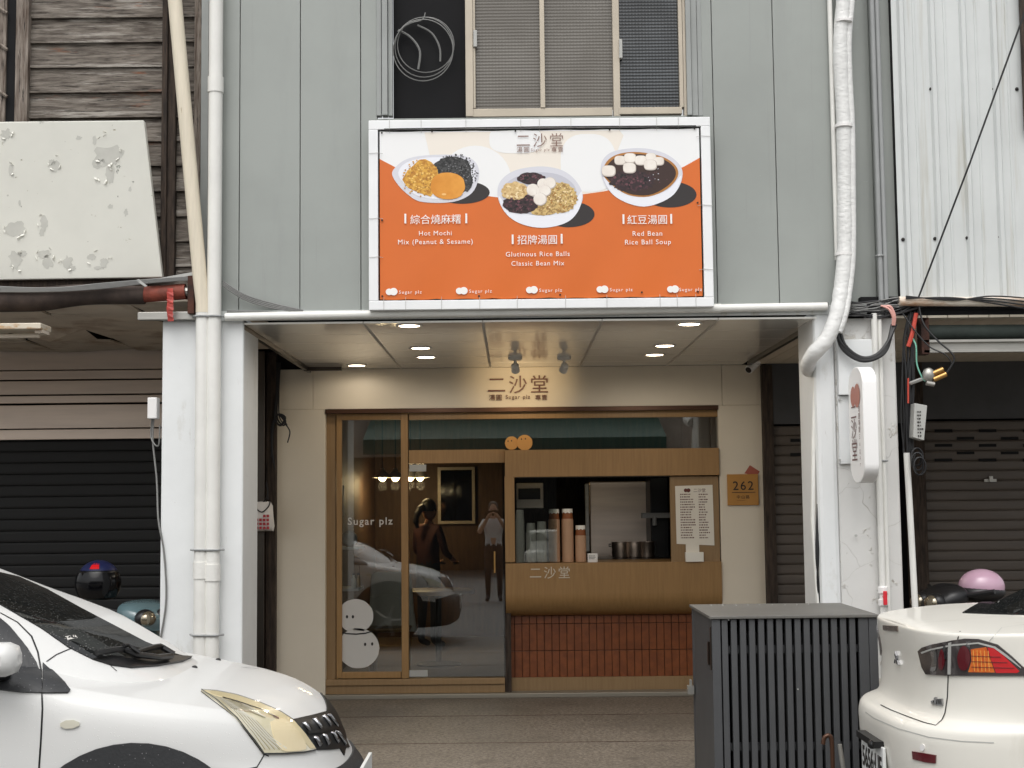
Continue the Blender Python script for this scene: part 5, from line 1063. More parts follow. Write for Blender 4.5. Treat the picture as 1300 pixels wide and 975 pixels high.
mb.box(X1-.098, X1-.047, yn+.002, yn+.03, -.045, zt_-.018); obj('slat_front', mb, M['box_grey'], T, bevel=.002)
mb = MB(); mb.box(X0+.047, X1-.047, yn+.05, yn+.06, .3, .34); mb.box(X0+.047, X1-.047, yn+.05, yn+.06, .8, .84); obj('rail', mb, M['box_grey'], T, split=True)
mb = MB(); mb.box(X0+.14, X1-.12, yn+.16, yf_-.06, -.05, zt_-.1); obj('inner_unit', mb, M['car_black'], T)
mb = MB(); mb.box(X0-.008, X0+.002, yn+.1, yn+.13, W(894,820,yn+.1).z-.1, W(894,820,yn+.1).z+.02)
mb.box(X0-.006, X0+.002, yn+.02, yn+.04, zt_-.28, zt_-.06); obj('hinge', mb, M['steel_dark'], T, split=True)
p = Vector((X0-.02, yf_-.06, W(877,872,yf_).z)); mb = MB(); mb.box(p.x-.02, p.x+.015, p.y-.03, p.y+.03, p.z-.03, p.z+.015); mb.tube([p+Vector((0,-.02,.01)), p+Vector((0,-.02,.045)), p+Vector((0,.02,.045)), p+Vector((0,.02,.01))], .006, 6); obj('padlock', mb, M['steel_rough'], T)
mb = MB(); rnd = random.Random(40)
for k in range(9): x = X0+.1+k*.07; mb.lathe([(.005,0),(.005,.003)], (x, yf_-.1+rnd.uniform(-.02,.02), zt_), 6)
for px in (925,1013): mb.lathe([(.004,-.001),(.004,.004)], W(px, 787 if px < 1000 else 875, yn), 6, 'Y')
obj('rivet', mb, M['plastic_grey'], T)
x = W(1053, 950, 7.0).x; z = W(1053, 934, 7.0).z
mb = MB(); mb.tube(spline([(x-.03,7.0,z-.04),(x-.022,7.0,z-.008),(x,7.0,z),(x+.012,7.0,z-.03),(x+.014,7.0,z-.2),(x+.016,7.0,-.058)], 8), .011, 8); tag(obj('hooked_rod', mb, M['bronze'], smooth=50), 'brown rod with a bent top standing before the slatted cabinet', 'rod')
p = W(1066, 945, 6.95); q = W(1071, 1010, 6.95); q = Vector((p.x+.06, 6.97, -.058)); mb = MB(); mb.tube([p, q], .011, 8); tag(obj('metal_pole', mb, M['steel_rough'], smooth=50), 'thin silver pole leaning before the slatted cabinet', 'pole')
# ================================================================ CARS
def interp(tab, x):
    if x <= tab[0][0]: return tab[0][1]
    for i in range(len(tab)-1):
        (a, va), (b, vb) = tab[i], tab[i+1]
        if x <= b:
            pa = tab[max(i-1,0)]; pb = tab[min(i+2,len(tab)-1)]; h = b-a; t = (x-a)/h
            ma = (vb-pa[1])/(b-pa[0]) if b > pa[0] else 0; mb_ = (pb[1]-va)/(pb[0]-a) if pb[0] > a else 0
            return (2*t**3-3*t*t+1)*va+(t**3-2*t*t+t)*h*ma+(-2*t**3+3*t*t)*vb+(t**3-t*t)*h*mb_
    return tab[-1][1]
def outline(xc, af, ar, b, pf, qf, prr, qr, N):
    fine = []
    for k in range(4000):
        u = 6.283185*k/4000; c, s = math.cos(u), math.sin(u); a, p, q = (af, pf, qf) if c > 0 else (ar, prr, qr)
        fine.append((xc+a*math.copysign(abs(c)**(2/p), c), b*math.copysign(abs(s)**(2/q), s)))
    L = [0]
    for i in range(4000): x, y = fine[i], fine[(i+1) % 4000]; L.append(L[-1]+math.hypot(x[0]-y[0], x[1]-y[1]))
    out = []; j = 0
    for k in range(N):
        t = L[-1]*k/N
        while L[j+1] < t: j += 1
        f = (t-L[j])/(L[j+1]-L[j]+1e-9); x, y = fine[j], fine[(j+1) % 4000]; out.append((x[0]+(y[0]-x[0])*f, x[1]+(y[1]-x[1])*f))
    return out
def shell(c):
    """a car body as stacked plan outlines (dict c) closed with a crowned lid; returns an MB in world space"""
    N = c.get('N', 200); ol = outline(c['xc'], c['af'], c['ar'], c['b'], *c['exp'], N); V_ = []; xc, af, ar, b = c['xc'], c['af'], c['ar'], c['b']
    def ring(t, ins, dxf, dxr):
        o = []
        for x, y in ol:
            f = (x-xc)/af if x > xc else (x-xc)/ar
            x2 = x-dxf*f**c.get('rk',3) if x > xc else x+dxr*abs(f)**3
            y2 = y*(1-ins/b)
            zb = c['zb'] if not callable(c['zb']) else c['zb'](x2); zs = interp(c['zs'], x2)
            z = zb+(zs-zb)*t if t <= 1 else zs
            o.append((x2, c['yc']+y2, z))
        return o
    rings = [ring(*l) for l in interp_levels(c['levels'], c.get('sub', 3))]
    base = rings[-1]
    for k in range(1, c.get('cap', 14)+1):
        s = math.cos(math.pi/2*k/c.get('cap', 14)) if k < c.get('cap', 14) else .0
        rings.append([(x, c['yc']+(y-c['yc'])*s, z+c['crown']*(1-s**2.2)*min(1, abs(y-c['yc'])/(b*.55))) for x, y, z in base])
    mb = MB(); vs = sum(rings, [])
    return mb.add(vs, [(i*N+k, i*N+(k+1)%N, (i+1)*N+(k+1)%N, (i+1)*N+k) for i in range(len(rings)-1) for k in range(N)])
def interp_levels(lv, n):
    out = []
    for i in range(len(lv)-1):
        for j in range(n):
            t = j/n; P = [lv[max(i-1,0)], lv[i], lv[i+1], lv[min(i+2,len(lv)-1)]]
            tt = lv[i][0]+(lv[i+1][0]-lv[i][0])*t
            out.append((tt,)+tuple(interp([(q[0], q[m]) for q in lv], tt) for m in (1,2,3)))
    return out+[lv[-1]]
def clean(o):
    bm = bmesh.new(); bm.from_mesh(o.data); bmesh.ops.remove_doubles(bm, verts=bm.verts, dist=1e-4); bmesh.ops.recalc_face_normals(bm, faces=bm.faces); bm.to_mesh(o.data); bm.free()
def bvh_of(*obs):
    vs, fs = [], []
    for o in obs:
        n = len(vs); vs += [v.co.copy() for v in o.data.vertices]; fs += [tuple(i+n for i in p.vertices) for p in o.data.polygons]
    return BVHTree.FromPolygons(vs, fs)
def dens(pts, step, closed=True):
    out = []; n = len(pts)
    for i in range(n if closed else n-1):
        a, b = pts[i], pts[(i+1) % n]; d = math.dist(a, b); k = max(1, int(d/step))
        out += [(a[0]+(b[0]-a[0])*j/k, a[1]+(b[1]-a[1])*j/k) for j in range(k)]
    return out if closed else out+[pts[-1]]
def shot(bvh, mode):
    """returns f(u, v) -> (origin, direction): 'px' from the photo's camera, 'rear'/'front'/'side' straight on"""
    if mode == 'px': return lambda u, v: (CAM, ray(u, v))
    if mode == 'rear': return lambda u, v: (Vector((-3, u, v)), Vector((1, 0, 0)))
    if mode == 'front': return lambda u, v: (Vector((8, u, v)), Vector((-1, 0, 0)))
    if mode == 'side': return lambda u, v: (Vector((u, 1, v)), Vector((0, 1, 0)))
    if mode == 'top': return lambda u, v: (Vector((u, v, 4)), Vector((0, 0, -1)))
def hitp(bvh, f, u, v):
    o, d = f(u, v); loc, nor, idx, dist = bvh.ray_cast(o, d)
    if loc is None:
        t = max(0, -(o-Vector((0,0,0))).dot(d)); best = None
        for k in range(30):
            q = o+d*(3.5+.15*k); l, n, i_, ds = bvh.find_nearest(q)
            if best is None or ds < best[2]: best = (l, n, ds)
        loc, nor = best[0], best[1]
    if nor.dot(d) > 0: nor = -nor
    return loc, nor
def patch(bvh, pts, mode='px', off=.004, step=5, sm=None, smooth_curve=0):
    if smooth_curve: pts = [(p.x, p.y) for p in spline([(x, y, 0) for x, y in pts+[pts[0]]], smooth_curve)][:-1]
    bd = dens(pts, step); xs = [p[0] for p in bd]; ys = [p[1] for p in bd]; inner = []
    y = min(ys)+step/2
    while y < max(ys):
        x = min(xs)+step/2
        while x < max(xs): 
            inn = False; n = len(bd); j = n-1
            for i in range(n):
                if (bd[i][1] > y) != (bd[j][1] > y) and x < (bd[j][0]-bd[i][0])*(y-bd[i][1])/(bd[j][1]-bd[i][1])+bd[i][0]: inn = not inn
                j = i
            if inn and min(math.dist((x, y), q) for q in bd) > step*.5: inner.append((x, y))
            x += step
        y += step
    nb = len(bd)
    r = delaunay_2d_cdt([Vector(p) for p in bd+inner], [(i, (i+1) % nb) for i in range(nb)], [], 1, step*1e-3)
    f = shot(bvh, mode); mb = MB(); top = []; low = []
    for v in r[0]:
        l, n = hitp(bvh, f, v.x, v.y); top.append(l+n*off); low.append(l-n*.004)
    m = len(top); ec = set()
    for t in r[2]:
        for a, b in zip(t, list(t[1:])+[t[0]]): ec.add((a, b))
    sk = [(a, b, b+m, a+m) for a, b in ec if (b, a) not in ec]
    return mb.add(top+low, [tuple(t) for t in r[2]]+sk)
def seam(bvh, pts, mode='px', w=.005, off=.0015, step=5):
    P = dens(pts, step, False); f = shot(bvh, mode); mb = MB(); L, N = [], []
    for u, v in P:
        l, n = hitp(bvh, f, u, v); L.append(l); N.append(n)
    vs = []
    for i, (l, n) in enumerate(zip(L, N)):
        t = (L[min(i+1,len(L)-1)]-L[max(i-1,0)]); s = t.cross(n)
        s = s.normalized()*w/2 if s.length > 1e-9 else Vector((0,0,w/2)); vs += [l+s+n*off, l-s+n*off]
    return mb.add(vs, [(2*i, 2*i+1, 2*i+3, 2*i+2) for i in range(len(L)-1)])
def mirror(mb, yc):
    r = MB(); return r.add([(x, 2*yc-y, z) for x, y, z in mb.v], [f[::-1] for f in mb.f])
def wheel(parent, x, y, z, r, side, wd=.19):
    w_ = obj('wheel', MB().lathe([(r*.62, -wd/2), (r*.94, -wd/2), (r, -wd/2+.03), (r, wd/2-.03), (r*.94, wd/2), (r*.62, wd/2)], (x, y, z), 36, 'Y'), M['tyre'], parent, smooth=40)
    mb = MB(); yo = y+side*wd*.36; mb.lathe([(r*.63, -.02), (r*.63, .02), (r*.58, .025*side), (.05, .0), (.05, .03*side)], (x, yo, z), 30, 'Y')
    for k in range(5):
        a = 6.28319*k/5; mb.tube([(x+.04*math.cos(a), yo+side*.035, z+.04*math.sin(a)), (x+r*.6*math.cos(a), yo+side*.03, z+r*.6*math.sin(a))], .022, 6)
    sub('rim', mb, M['rim'], w_, smooth=40)
def cut_arches(o, cs, r):
    bm = bmesh.new(); bm.from_mesh(o.data)
    bmesh.ops.delete(bm, geom=[f for f in bm.faces if any(math.hypot(f.calc_center_median().x-x, f.calc_center_median().z-z) < r and abs(f.calc_center_median().y-yc) > .45 for x, z, yc in cs)], context='FACES'); bm.to_mesh(o.data); bm.free()

# ---------------------------------------------------------------- white hatchback, nose to the right, left edge of the photo
yc, hw = 6.345, .845
T = thing('parked_car', (-2.7, yc, -.06), 'white hatchback parked nose to the right with yellowed headlight and rain drops on the windscreen', 'car')
lower = dict(xc=-2.7, af=2.04, ar=2.12, b=hw, yc=yc, exp=(4.6, 2.3, 6, 3), zb=.14, crown=.03, N=220,
    zs=[(-4.9,.96),(-4.2,.99),(-3.4,.98),(-2.4,.965),(-1.9,.955),(-1.7,.90),(-1.45,.852),(-1.2,.806),(-1.05,.770),(-.93,.727),(-.85,.69),(-.78,.655),(-.66,.59)],
    levels=[(0,.07,.10,.06),(.12,.02,.02,.02),(.35,.005,.0,.0),(.58,.0,.0,.0),(.68,.0,.035,.0),(.72,.0,.06,.01),(.84,.004,.10,.02),(.93,.02,.125,.04),(.97,.045,.14,.05),(1,.085,.155,.07)])
bo = shell(lower); body = obj('body', bo, [M['car_white'], M['car_plastic']], T, smooth=50); clean(body)
cab = dict(xc=-3.2, af=1.82, ar=1.55, b=.775, yc=yc, exp=(4.0, 3.4, 5, 3), zb=.83, crown=.05, N=200, rk=1.6,
    zs=[(-5,1.44),(-4.2,1.44),(-3.2,1.43),(-2.6,1.40),(-2.2,1.38)],
    levels=[(0,.0,.0,.0),(.12,.012,.085,.02),(.35,.045,.29,.08),(.53,.075,.48,.12),(.8,.13,.93,.2),(.93,.17,1.22,.28),(1,.24,1.42,.36)])
cb = shell(cab); cabin = obj('cabin', cb, M['car_white'], T, smooth=50); clean(cabin)
bv = bvh_of(body, cabin)
for p in body.data.polygons:
    if p.center.z < .455 and p.center.x > -1.15 or p.center.z < .2: p.material_index = 1
def part(name, mb, m, k=40, mir=False, dest=None):
    o = obj(name, mb, M[m], T, smooth=k, fix=False)
    if mir: obj(name, mirror(mb, mir), M[m], T, smooth=k, fix=False)
    return o
ws = [(-6,726),(24,733),(60,749),(104,773.5),(184,815.5),(222,830.5),(242,836),(232,840),(200,845.5),(166,848),(140,844.5),(118,838),(86,822),(52,798),(0,768),(-6,764)]
wso = part('windscreen', patch(bv, ws, 'px', .005, 2.6), 'car_glass', 60)
cow = [(118,837.5),(140,834),(170,837),(200,836),(225,834),(243,835),(232,840.5),(200,846),(166,848.5),(140,845)]
part('cowl', patch(bv, cow, 'px', .010, 2), 'car_black', 60)
def wtube(q, r, off):
    P = [hitp(bv, shot(bv, 'px'), u, v) for u, v in dens(q, 3, False)]; return MB().tube([l+n*off for l, n in P], r, 8)
for q in ([(119,836),(140,832.5),(152,831.5),(168,838.5),(196,842),(213,840)], [(167,836.5),(190,829.5),(199,828),(206,832),(216,838)]):
    part('wiper', wtube(q, .013, .03), 'car_black')
q = [(150,832),(156,832),(170,841)]; part('wiper', wtube(q, .008, .05), 'car_black')
mbp = patch(bv, [(82,809),(95,807),(98,811),(85,813.5)], 'px', .005, 3); sub('parking_permit', mbp, M['decal_white'], wso, fix=False)
# side glass and door furniture
side = [(-2.05,1.0),(-2.35,1.17),(-2.62,1.31),(-3.0,1.345),(-4.0,1.345),(-4.35,1.20),(-4.45,1.02)]
part('side_window', patch(bv, side, 'side', .004, .06), 'car_glass', 60, yc)
part('door_pillar', seam(bv, [(-3.22,1.01),(-3.25,1.34)], 'side', .09, .006, .05), 'car_black', 40, yc)
part('quarter_trim', patch(bv, [(-4,784),(12,797),(34,823),(46,842),(52,857),(53,880),(30,879.5),(-4,876)], 'px', .010, 4), 'car_plastic', 40, yc)
part('quarter_trim', patch(bv, [(54,842),(66,853),(82,869),(89,877.5),(86,880.5),(54,880.5)], 'px', .010, 4), 'car_plastic', 40, yc)
part('shut_or_crease', merge_mb(seam(bv, [(0,778),(22,790),(40,808),(48,828),(52,850),(54,900),(52,940),(49,985)], 'px', .007), seam(bv, [(92,822.5),(72,831),(59,840)], 'px', .005)), 'car_black', 40, yc)
part('shut_or_crease', merge_mb(seam(bv, [(255,878),(300,912),(334,957),(341,960)], 'px', .005), seam(bv, [(336,957),(326,974),(312,977),(296,979)], 'px', .005), seam(bv, [(140,845),(148,852)], 'px', .004)), 'car_black', 40, yc)
part('side_repeater', patch(bv, [(77,918),(84,914.5),(94,914),(101,917),(101,921),(93,924.5),(83,925),(77,922)], 'px', .008, 3), 'lamp_ridge', 40, yc)
hl = [(255,877.5),(275,879),(300,884),(330,894),(355,905),(372,916),(386,932),(396,946),(400,952.5),(385,955.5),(360,957),(334,957),(322,940),(300,913),(275,891)]
hlm = patch(bv, hl, 'px', .008, 4); h1 = part('headlight', hlm, 'lamp_yellow', 60)
h2 = obj('headlight', mirror(patch(bv, [(300,922),(330,926),(355,930),(372,935),(386,941),(396,948),(400,952.5),(385,955.5),(360,957),(334,957),(322,940),(300,914)], 'px', .004, 5), yc), M['lamp_yellow'], T, smooth=60, fix=False)
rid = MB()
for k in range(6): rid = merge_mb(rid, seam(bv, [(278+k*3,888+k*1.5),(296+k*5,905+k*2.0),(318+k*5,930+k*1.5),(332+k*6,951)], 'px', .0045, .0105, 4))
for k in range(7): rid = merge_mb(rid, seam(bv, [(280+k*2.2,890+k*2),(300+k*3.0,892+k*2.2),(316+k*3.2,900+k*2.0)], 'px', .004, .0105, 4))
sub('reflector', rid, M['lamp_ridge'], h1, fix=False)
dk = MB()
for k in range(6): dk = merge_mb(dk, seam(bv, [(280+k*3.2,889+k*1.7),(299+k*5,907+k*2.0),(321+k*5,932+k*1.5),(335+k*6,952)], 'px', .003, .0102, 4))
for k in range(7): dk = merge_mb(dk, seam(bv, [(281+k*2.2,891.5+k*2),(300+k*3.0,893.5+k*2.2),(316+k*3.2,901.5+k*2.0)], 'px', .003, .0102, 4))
sub('reflector', dk, M['lamp_shadow'], h1, fix=False)  # dark lines between the ridges, shade put into the colour
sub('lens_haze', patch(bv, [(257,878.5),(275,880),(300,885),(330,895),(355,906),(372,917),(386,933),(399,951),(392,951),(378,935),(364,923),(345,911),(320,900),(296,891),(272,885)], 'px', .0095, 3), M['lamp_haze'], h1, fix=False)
sub('rubber_edge', seam(bv, hl+[hl[0]], 'px', .006, .0095, 3), M['car_plastic'], h1, fix=False)
sub('reflector', seam(bv, [(282,888),(300,893),(330,903),(352,914)], 'px', .012, .011, 3), M['chrome'], h1, fix=False)
sub('inner_lamp', patch(bv, [(342,918),(356,914),(372,924),(384,941),(386,952),(370,954.5),(356,953),(346,938)], 'px', .0105, 4, smooth_curve=2), mat('lamp_amber_pale', S(222,206,168), .2, coat=.6), h1, fix=False)
# grille across the nose, fins, bumper moulding
gr = [(372,914),(398,908),(424,901),(430,917),(436,933),(443,949),(420,952),(402,952.5),(396,944),(386,930)]
gp = patch(bv, gr, 'px', .006, 4); go = part('grille', gp, 'car_black', 60); obj('grille', mirror(gp, yc), M['car_black'], T, smooth=60, fix=False)
def fins(px_rows):
    r = MB()
    for (u, v), (u2, v2), rr in px_rows:
        a, na = hitp(bv, shot(bv, 'px'), u, v); b, nb_ = hitp(bv, shot(bv, 'px'), u2, v2); r.tube([a+na*.004, a.lerp(b,.15)+na*.012, a.lerp(b,.85)+nb_*.012, b+nb_*.004], [rr*.4, rr, rr*1.05, rr*.5], 8)
    return r
fm = fins([((383,919),(391,929),.011),((396,914),(406,927),.011),((408,910),(418,923),.010),((414,908),(427,924),.010),((397,936),(404,948),.011),((408,933),(415,946),.011),((419,930),(427,944),.010),((424,928),(437,947),.010)])
sub('chrome_fin', fm, M['chrome'], go, smooth=60, split=True); sub('grille_bar', seam(bv, [(388,931),(405,929.5),(428,924)], 'px', .016, .012, 4), M['car_black'], go, fix=False)
part('number_plate', MB().box(-.662, -.648, yc-.19, yc+.19, .33, .485), 'plate_white')
part('bumper_moulding', patch(bv, [(5.75,.475),(5.95,.50),(yc,.50),(2*yc-5.95,.50),(2*yc-5.75,.475),(2*yc-5.75,.3),(yc,.28),(5.75,.3)], 'front', .012, .05), 'car_plastic', 60)
# arches, wheels
wc = [(-1.47,.26),(-4.05,.26)]
for x, z in wc:
    for r_in, r_out, off, m in ((.335,.44,.016,'car_plastic'),):
        P = [(x+r_out*math.cos(a), z+r_out*math.sin(a)) for a in [math.pi*k/24-.2+k*.4/24 for k in range(25)]]+[(x+r_in*math.cos(a), z+r_in*math.sin(a)) for a in [math.pi*k/24-.2+k*.4/24 for k in range(24,-1,-1)]]
        part('arch_cladding', patch(bv, P, 'side', off, .03), m, 50, yc)
cut_arches(body, [(x, z, yc) for x, z in wc], .345)
for x, z in wc:
    mb = MB(); mb.lathe([(.34,-.75),(.34,.75)], (x, yc, z), 32, 'Y'); obj('wheel_well', mb, M['car_black'], T)
    for s in (-1, 1): wheel(T, x, yc+s*.74, .245, .305, s)
# mirror, washer jets, antenna cap
mb = MB(); c = W(-6, 838, 5.40); mb.box(c.x-.16, c.x+.085, 5.35, 5.49, c.z-.062, c.z+.062); mm = obj('door_mirror', mb, M['car_white'], T, smooth=60, bevel=.045)
sub('mirror_arm', MB().tube([(c.x-.05,5.44,c.z-.05),(c.x-.02,5.56,c.z-.07)], .03, 8), M['car_black'], mm)
part('door_mirror', MB().ball((-2.36, 2*yc-5.52, .99), .075, .05, .07, 16, 10), 'car_white', 60)
for u, v in ((247,847.5),(277,838)): l, n = hitp(bv, shot(bv,'px'), u, v); part('washer_jet', MB().ball(tuple(l), .014, .012, .010, 8, 6), 'car_black')
part('hood_crease', MB(), 'car_white') if 0 else None

# ---------------------------------------------------------------- white sedan, tail to the left, right edge of the photo
yc, hw = 6.38, .88
T = thing('parked_car', (3.8, yc, -.06), 'white sedan parked tail to the left with a red and amber tail light', 'car')
xr = 1.575; L_ = 4.5; xm = xr+L_/2
lower = dict(xc=xm, af=L_/2, ar=L_/2, b=hw, yc=yc, exp=(4.6, 2.3, 4.5, 3.5), zb=.12, crown=.018, N=240, sub=4,
    zs=[(1.5,1.045),(1.8,1.055),(2.2,1.075),(2.6,1.07),(3.5,1.0),(4.4,.97),(4.9,.93),(5.6,.83),(5.9,.74),(6.1,.64)],
    levels=[(0,.07,.05,.16),(.12,.02,.02,.07),(.35,.005,.0,.015),(.52,.0,.0,.0),(.575,.0,.0,.006),(.60,.0,.02,.025),(.618,.002,.03,.075),(.64,.004,.04,.10),(.70,.006,.06,.115),(.82,.006,.07,.12),(.92,.012,.08,.108),(.984,.014,.1,.103),(.995,.017,.11,.105),(1,.022,.12,.110)])
bo = shell(lower); body = obj('body', bo, [M['car_pearl'], M['car_plastic']], T, smooth=35); clean(body)
cab = dict(xc=3.7, af=1.3, ar=1.72, b=.76, yc=yc, exp=(3.2, 2.2, 3.2, 2.4), zb=1.0, crown=.05, N=200,
    zs=[(2,1.39),(6,1.39)], levels=[(0,.0,.0,.0),(.2,.03,.3,.14),(.5,.10,.62,.42),(.8,.16,.85,.80),(.94,.19,.95,1.0),(1,.24,1.02,1.1)])
cabin = obj('cabin', shell(cab), M['car_pearl'], T, smooth=50); clean(cabin)
bv = bvh_of(body, cabin)
for p in body.data.polygons:
    if p.center.z < .2: p.material_index = 1
part('rear_window', patch(bv, [(yc-.60,1.12),(yc+.60,1.12),(yc+.50,1.36),(yc-.50,1.36)], 'rear', .003, .05), 'car_glass', 60)
part('rear_window', patch(bv, [(1222,778.5),(1236,770),(1262,756),(1300,735),(1330,720),(1345,760),(1345,786),(1300,781),(1260,780)], 'px', .005, 4), 'car_glass', 60)
side = [(2.75,1.08),(3.0,1.24),(3.35,1.33),(4.1,1.34),(4.5,1.2),(4.75,1.03)]
part('side_window', patch(bv, side, 'side', .004, .06), 'car_glass', 60, yc)
part('shut_or_crease', merge_mb(seam(bv, [(1219,801.5),(1217,808),(1216,812)], 'px', .006), seam(bv, [(1204,857),(1203,885),(1200,905),(1196,914),(1188,921),(1172,917),(1150,909),(1130,901),(1118,895)], 'px', .006)), 'car_black', 40)
part('shut_or_crease', merge_mb(seam(bv, [(1256,814),(1272,797),(1300,793),(1320,792)], 'px', .003), seam(bv, [(1099,904),(1110,912),(1140,925),(1180,936),(1220,941),(1262,943)], 'px', .004)), 'plastic_grey', 40)  # fender crease and bumper edge: shading drawn as grey lines, no gap there
tl = [(1167,826.5),(1172,822),(1184,818),(1212,812.5),(1226,810.5),(1243,811),(1267,818),(1284,832),(1300,847),(1312,859),(1300,857.5),(1270,857.6),(1240,857.5),(1204,857.5),(1177,856),(1172,847)]
tlm = patch(bv, tl, 'px', .008, 3.5); t1 = part('tail_light', tlm, 'lamp_smoke', 60); obj('tail_light', mirror(tlm, yc), M['lamp_smoke'], T, smooth=60, fix=False)
def tp(pts, m, nm, off=.0105, sc=0): sub(nm, patch(bv, pts, 'px', off, 3, smooth_curve=sc), M[m], t1, fix=False)
tp([(1234,824),(1253,821),(1258,836),(1264,853.5),(1231,853),(1235,838)], 'lamp_amber', 'turn_signal')
tp([(1254.5,821.5),(1266,823),(1279,836),(1295,852),(1292,854),(1265.5,854),(1259,837)], 'lamp_red', 'brake_lamp')
tp([(1225.5,819),(1231,824),(1233.5,835),(1231,847),(1225.5,851),(1220,847),(1217.5,835),(1220,824)], 'lamp_darkred', 'round_lamp', .012, 2)
tp([(1197,824),(1201,828),(1202,838),(1199,850),(1195,848),(1194,836)], 'lamp_darkred', 'round_lamp', .012, 2)
tp([(1184,827),(1190,824),(1192,838),(1190,851),(1184,851),(1186,838)], 'chrome', 'reflector', .0115, 2); tp([(1228,814.5),(1234,814),(1233,822),(1229,820)], 'chrome', 'reflector', .0115); tp([(1200,820),(1203,819),(1204,836),(1202,836)], 'chrome', 'reflector', .013)
tp([(1206,816),(1209.5,815),(1209,856),(1205.5,856)], 'plastic_grey', 'divider', .0115)
for k in range(5): tp([(1237+k*4.6,825+k*.2),(1237.6+k*4.6,825+k*.2),(1239.3+k*4.6,852),(1238.7+k*4.6,852)], 'lamp_amber_line', 'rib', .0125)
for y_ in (832,839,846): tp([(1235,y_),(1293-(850-y_)*1.2,y_+1.5),(1293-(850-y_)*1.2,y_+2.1),(1235,y_+.6)], 'lamp_darkred', 'rib', .0128)
tp([(1172,827.5),(1184,823.3),(1212,817.6),(1243,815.2),(1264,820.5),(1280,832),(1296,846.5),(1297,848.5),(1279,834.5),(1263,822.5),(1243,817),(1212,819.6),(1185,825),(1173,829.5)], 'plastic_grey', 'cover_highlight', .0115)  # pale strip along the lens top, a cover highlight put into colour
part('stop_lamp', patch(bv, [(1122,793.5),(1140.5,795),(1140.5,801.5),(1122.5,799.5)], 'px', .006, 3), mk('stop_lamp_glass', S(116,104,96), .2, coat=.5).name, 40)
# three diamonds on the lid, badge
zc_ = hitp(bv, shot(bv,'px'), 1132.5, 834)[0]
em = MB()
for a in (90, 210, 330):
    c_, s_ = math.cos(rad(a)), math.sin(rad(a)); k = .037; P = [(0,0), (k*.5*c_-k*.29*s_, k*.5*s_+k*.29*c_), (k*c_, k*s_), (k*.5*c_+k*.29*s_, k*.5*s_-k*.29*c_)]
    em = merge_mb(em, patch(bv, [(yc-.0+u, zc_.z+v) for u, v in P], 'rear', .012, .01))
part('emblem', em, 'chrome', 30)
bd = merge_mb(*[patch(bv, q, 'px', .009, 1.5) for q in ([(1184,890),(1187,889),(1187,892),(1184,892.5)],[(1187.6,886),(1190,885),(1190.6,894),(1188.4,894)],[(1191.5,887.5),(1197.5,887),(1198,894.5),(1195.8,894.5),(1195.4,889.4),(1193.6,889.6),(1193.6,894.5),(1191.5,894.5)],[(1184,893),(1198,895),(1198,896),(1184,894)])])
part('badge', bd, 'chrome', 30)
part('reflector', patch(bv, [(1159,953.5),(1175,956),(1189,958.5),(1188.5,969),(1175,967.5),(1160,963.5)], 'px', .006, 3), 'lamp_darkred', 40)
part('parking_sensor', patch(bv, [(1171.5+3*math.cos(a), 949+4.5*math.sin(a)) for a in [6.283*k/14 for k in range(14)]], 'px', .004, 1.5), 'plastic_white', 40)
pc = hitp(bv, shot(bv,'px'), 1121, 968)[0]; zp = W(1121, 945, pc.y).z
pl = MB().box(pc.x-.022, pc.x-.008, yc-.19, yc+.19, zp-.16, zp); po = obj('number_plate', pl, M['plate_white'], T, bevel=.004)
text('5656·UE', (pc.x-.0235, yc, zp-.088), width=.34, height=.095, mt=M['letter_black'], parent=po, ux=(0,-1,0), bold=.03, asub=True)
mb = MB(); h_ = W(1117, 943, pc.y); mb.box(pc.x-.05, pc.x-.0, yc-.16, yc+.16, h_.z-.014, h_.z+.014); part('lid_handle', mb, 'car_black')
mb = MB(); mb.ball((pc.x-.045, yc-.10, h_.z-.006), .02, .03, .02, 10, 6); part('rear_camera', mb, 'car_black', 50)
wc = [(2.6,.27),(5.2,.27)]
cut_arches(body, [(x, z, yc) for x, z in wc], .345)
for x, z in wc:
    mb = MB(); mb.lathe([(.34,-.78),(.34,.78)], (x, yc, z), 32, 'Y'); obj('wheel_well', mb, M['car_black'], T)
    for s in (-1, 1): wheel(T, x, yc+s*.765, .255, .315, s)
part('headlight', patch(bv, [(5.62,.72),(5.9,.70),(6.1,.62),(5.95,.58),(5.65,.6)], 'front', .008, .04), 'lamp_ridge', 50, yc)
part('grille', patch(bv, [(6.05,.62),(6.71,.62),(6.85,.3),(5.91,.3)], 'front', .006, .05), 'car_black', 50)
part('door_mirror', MB().ball((4.55, yc-.95, 1.02), .08, .11, .07, 16, 10), 'car_pearl', 60, yc)
dup(T, (-1.38, -9.6, 0), 'white sedan across the street, mirrored in the sliding pane of the order window')
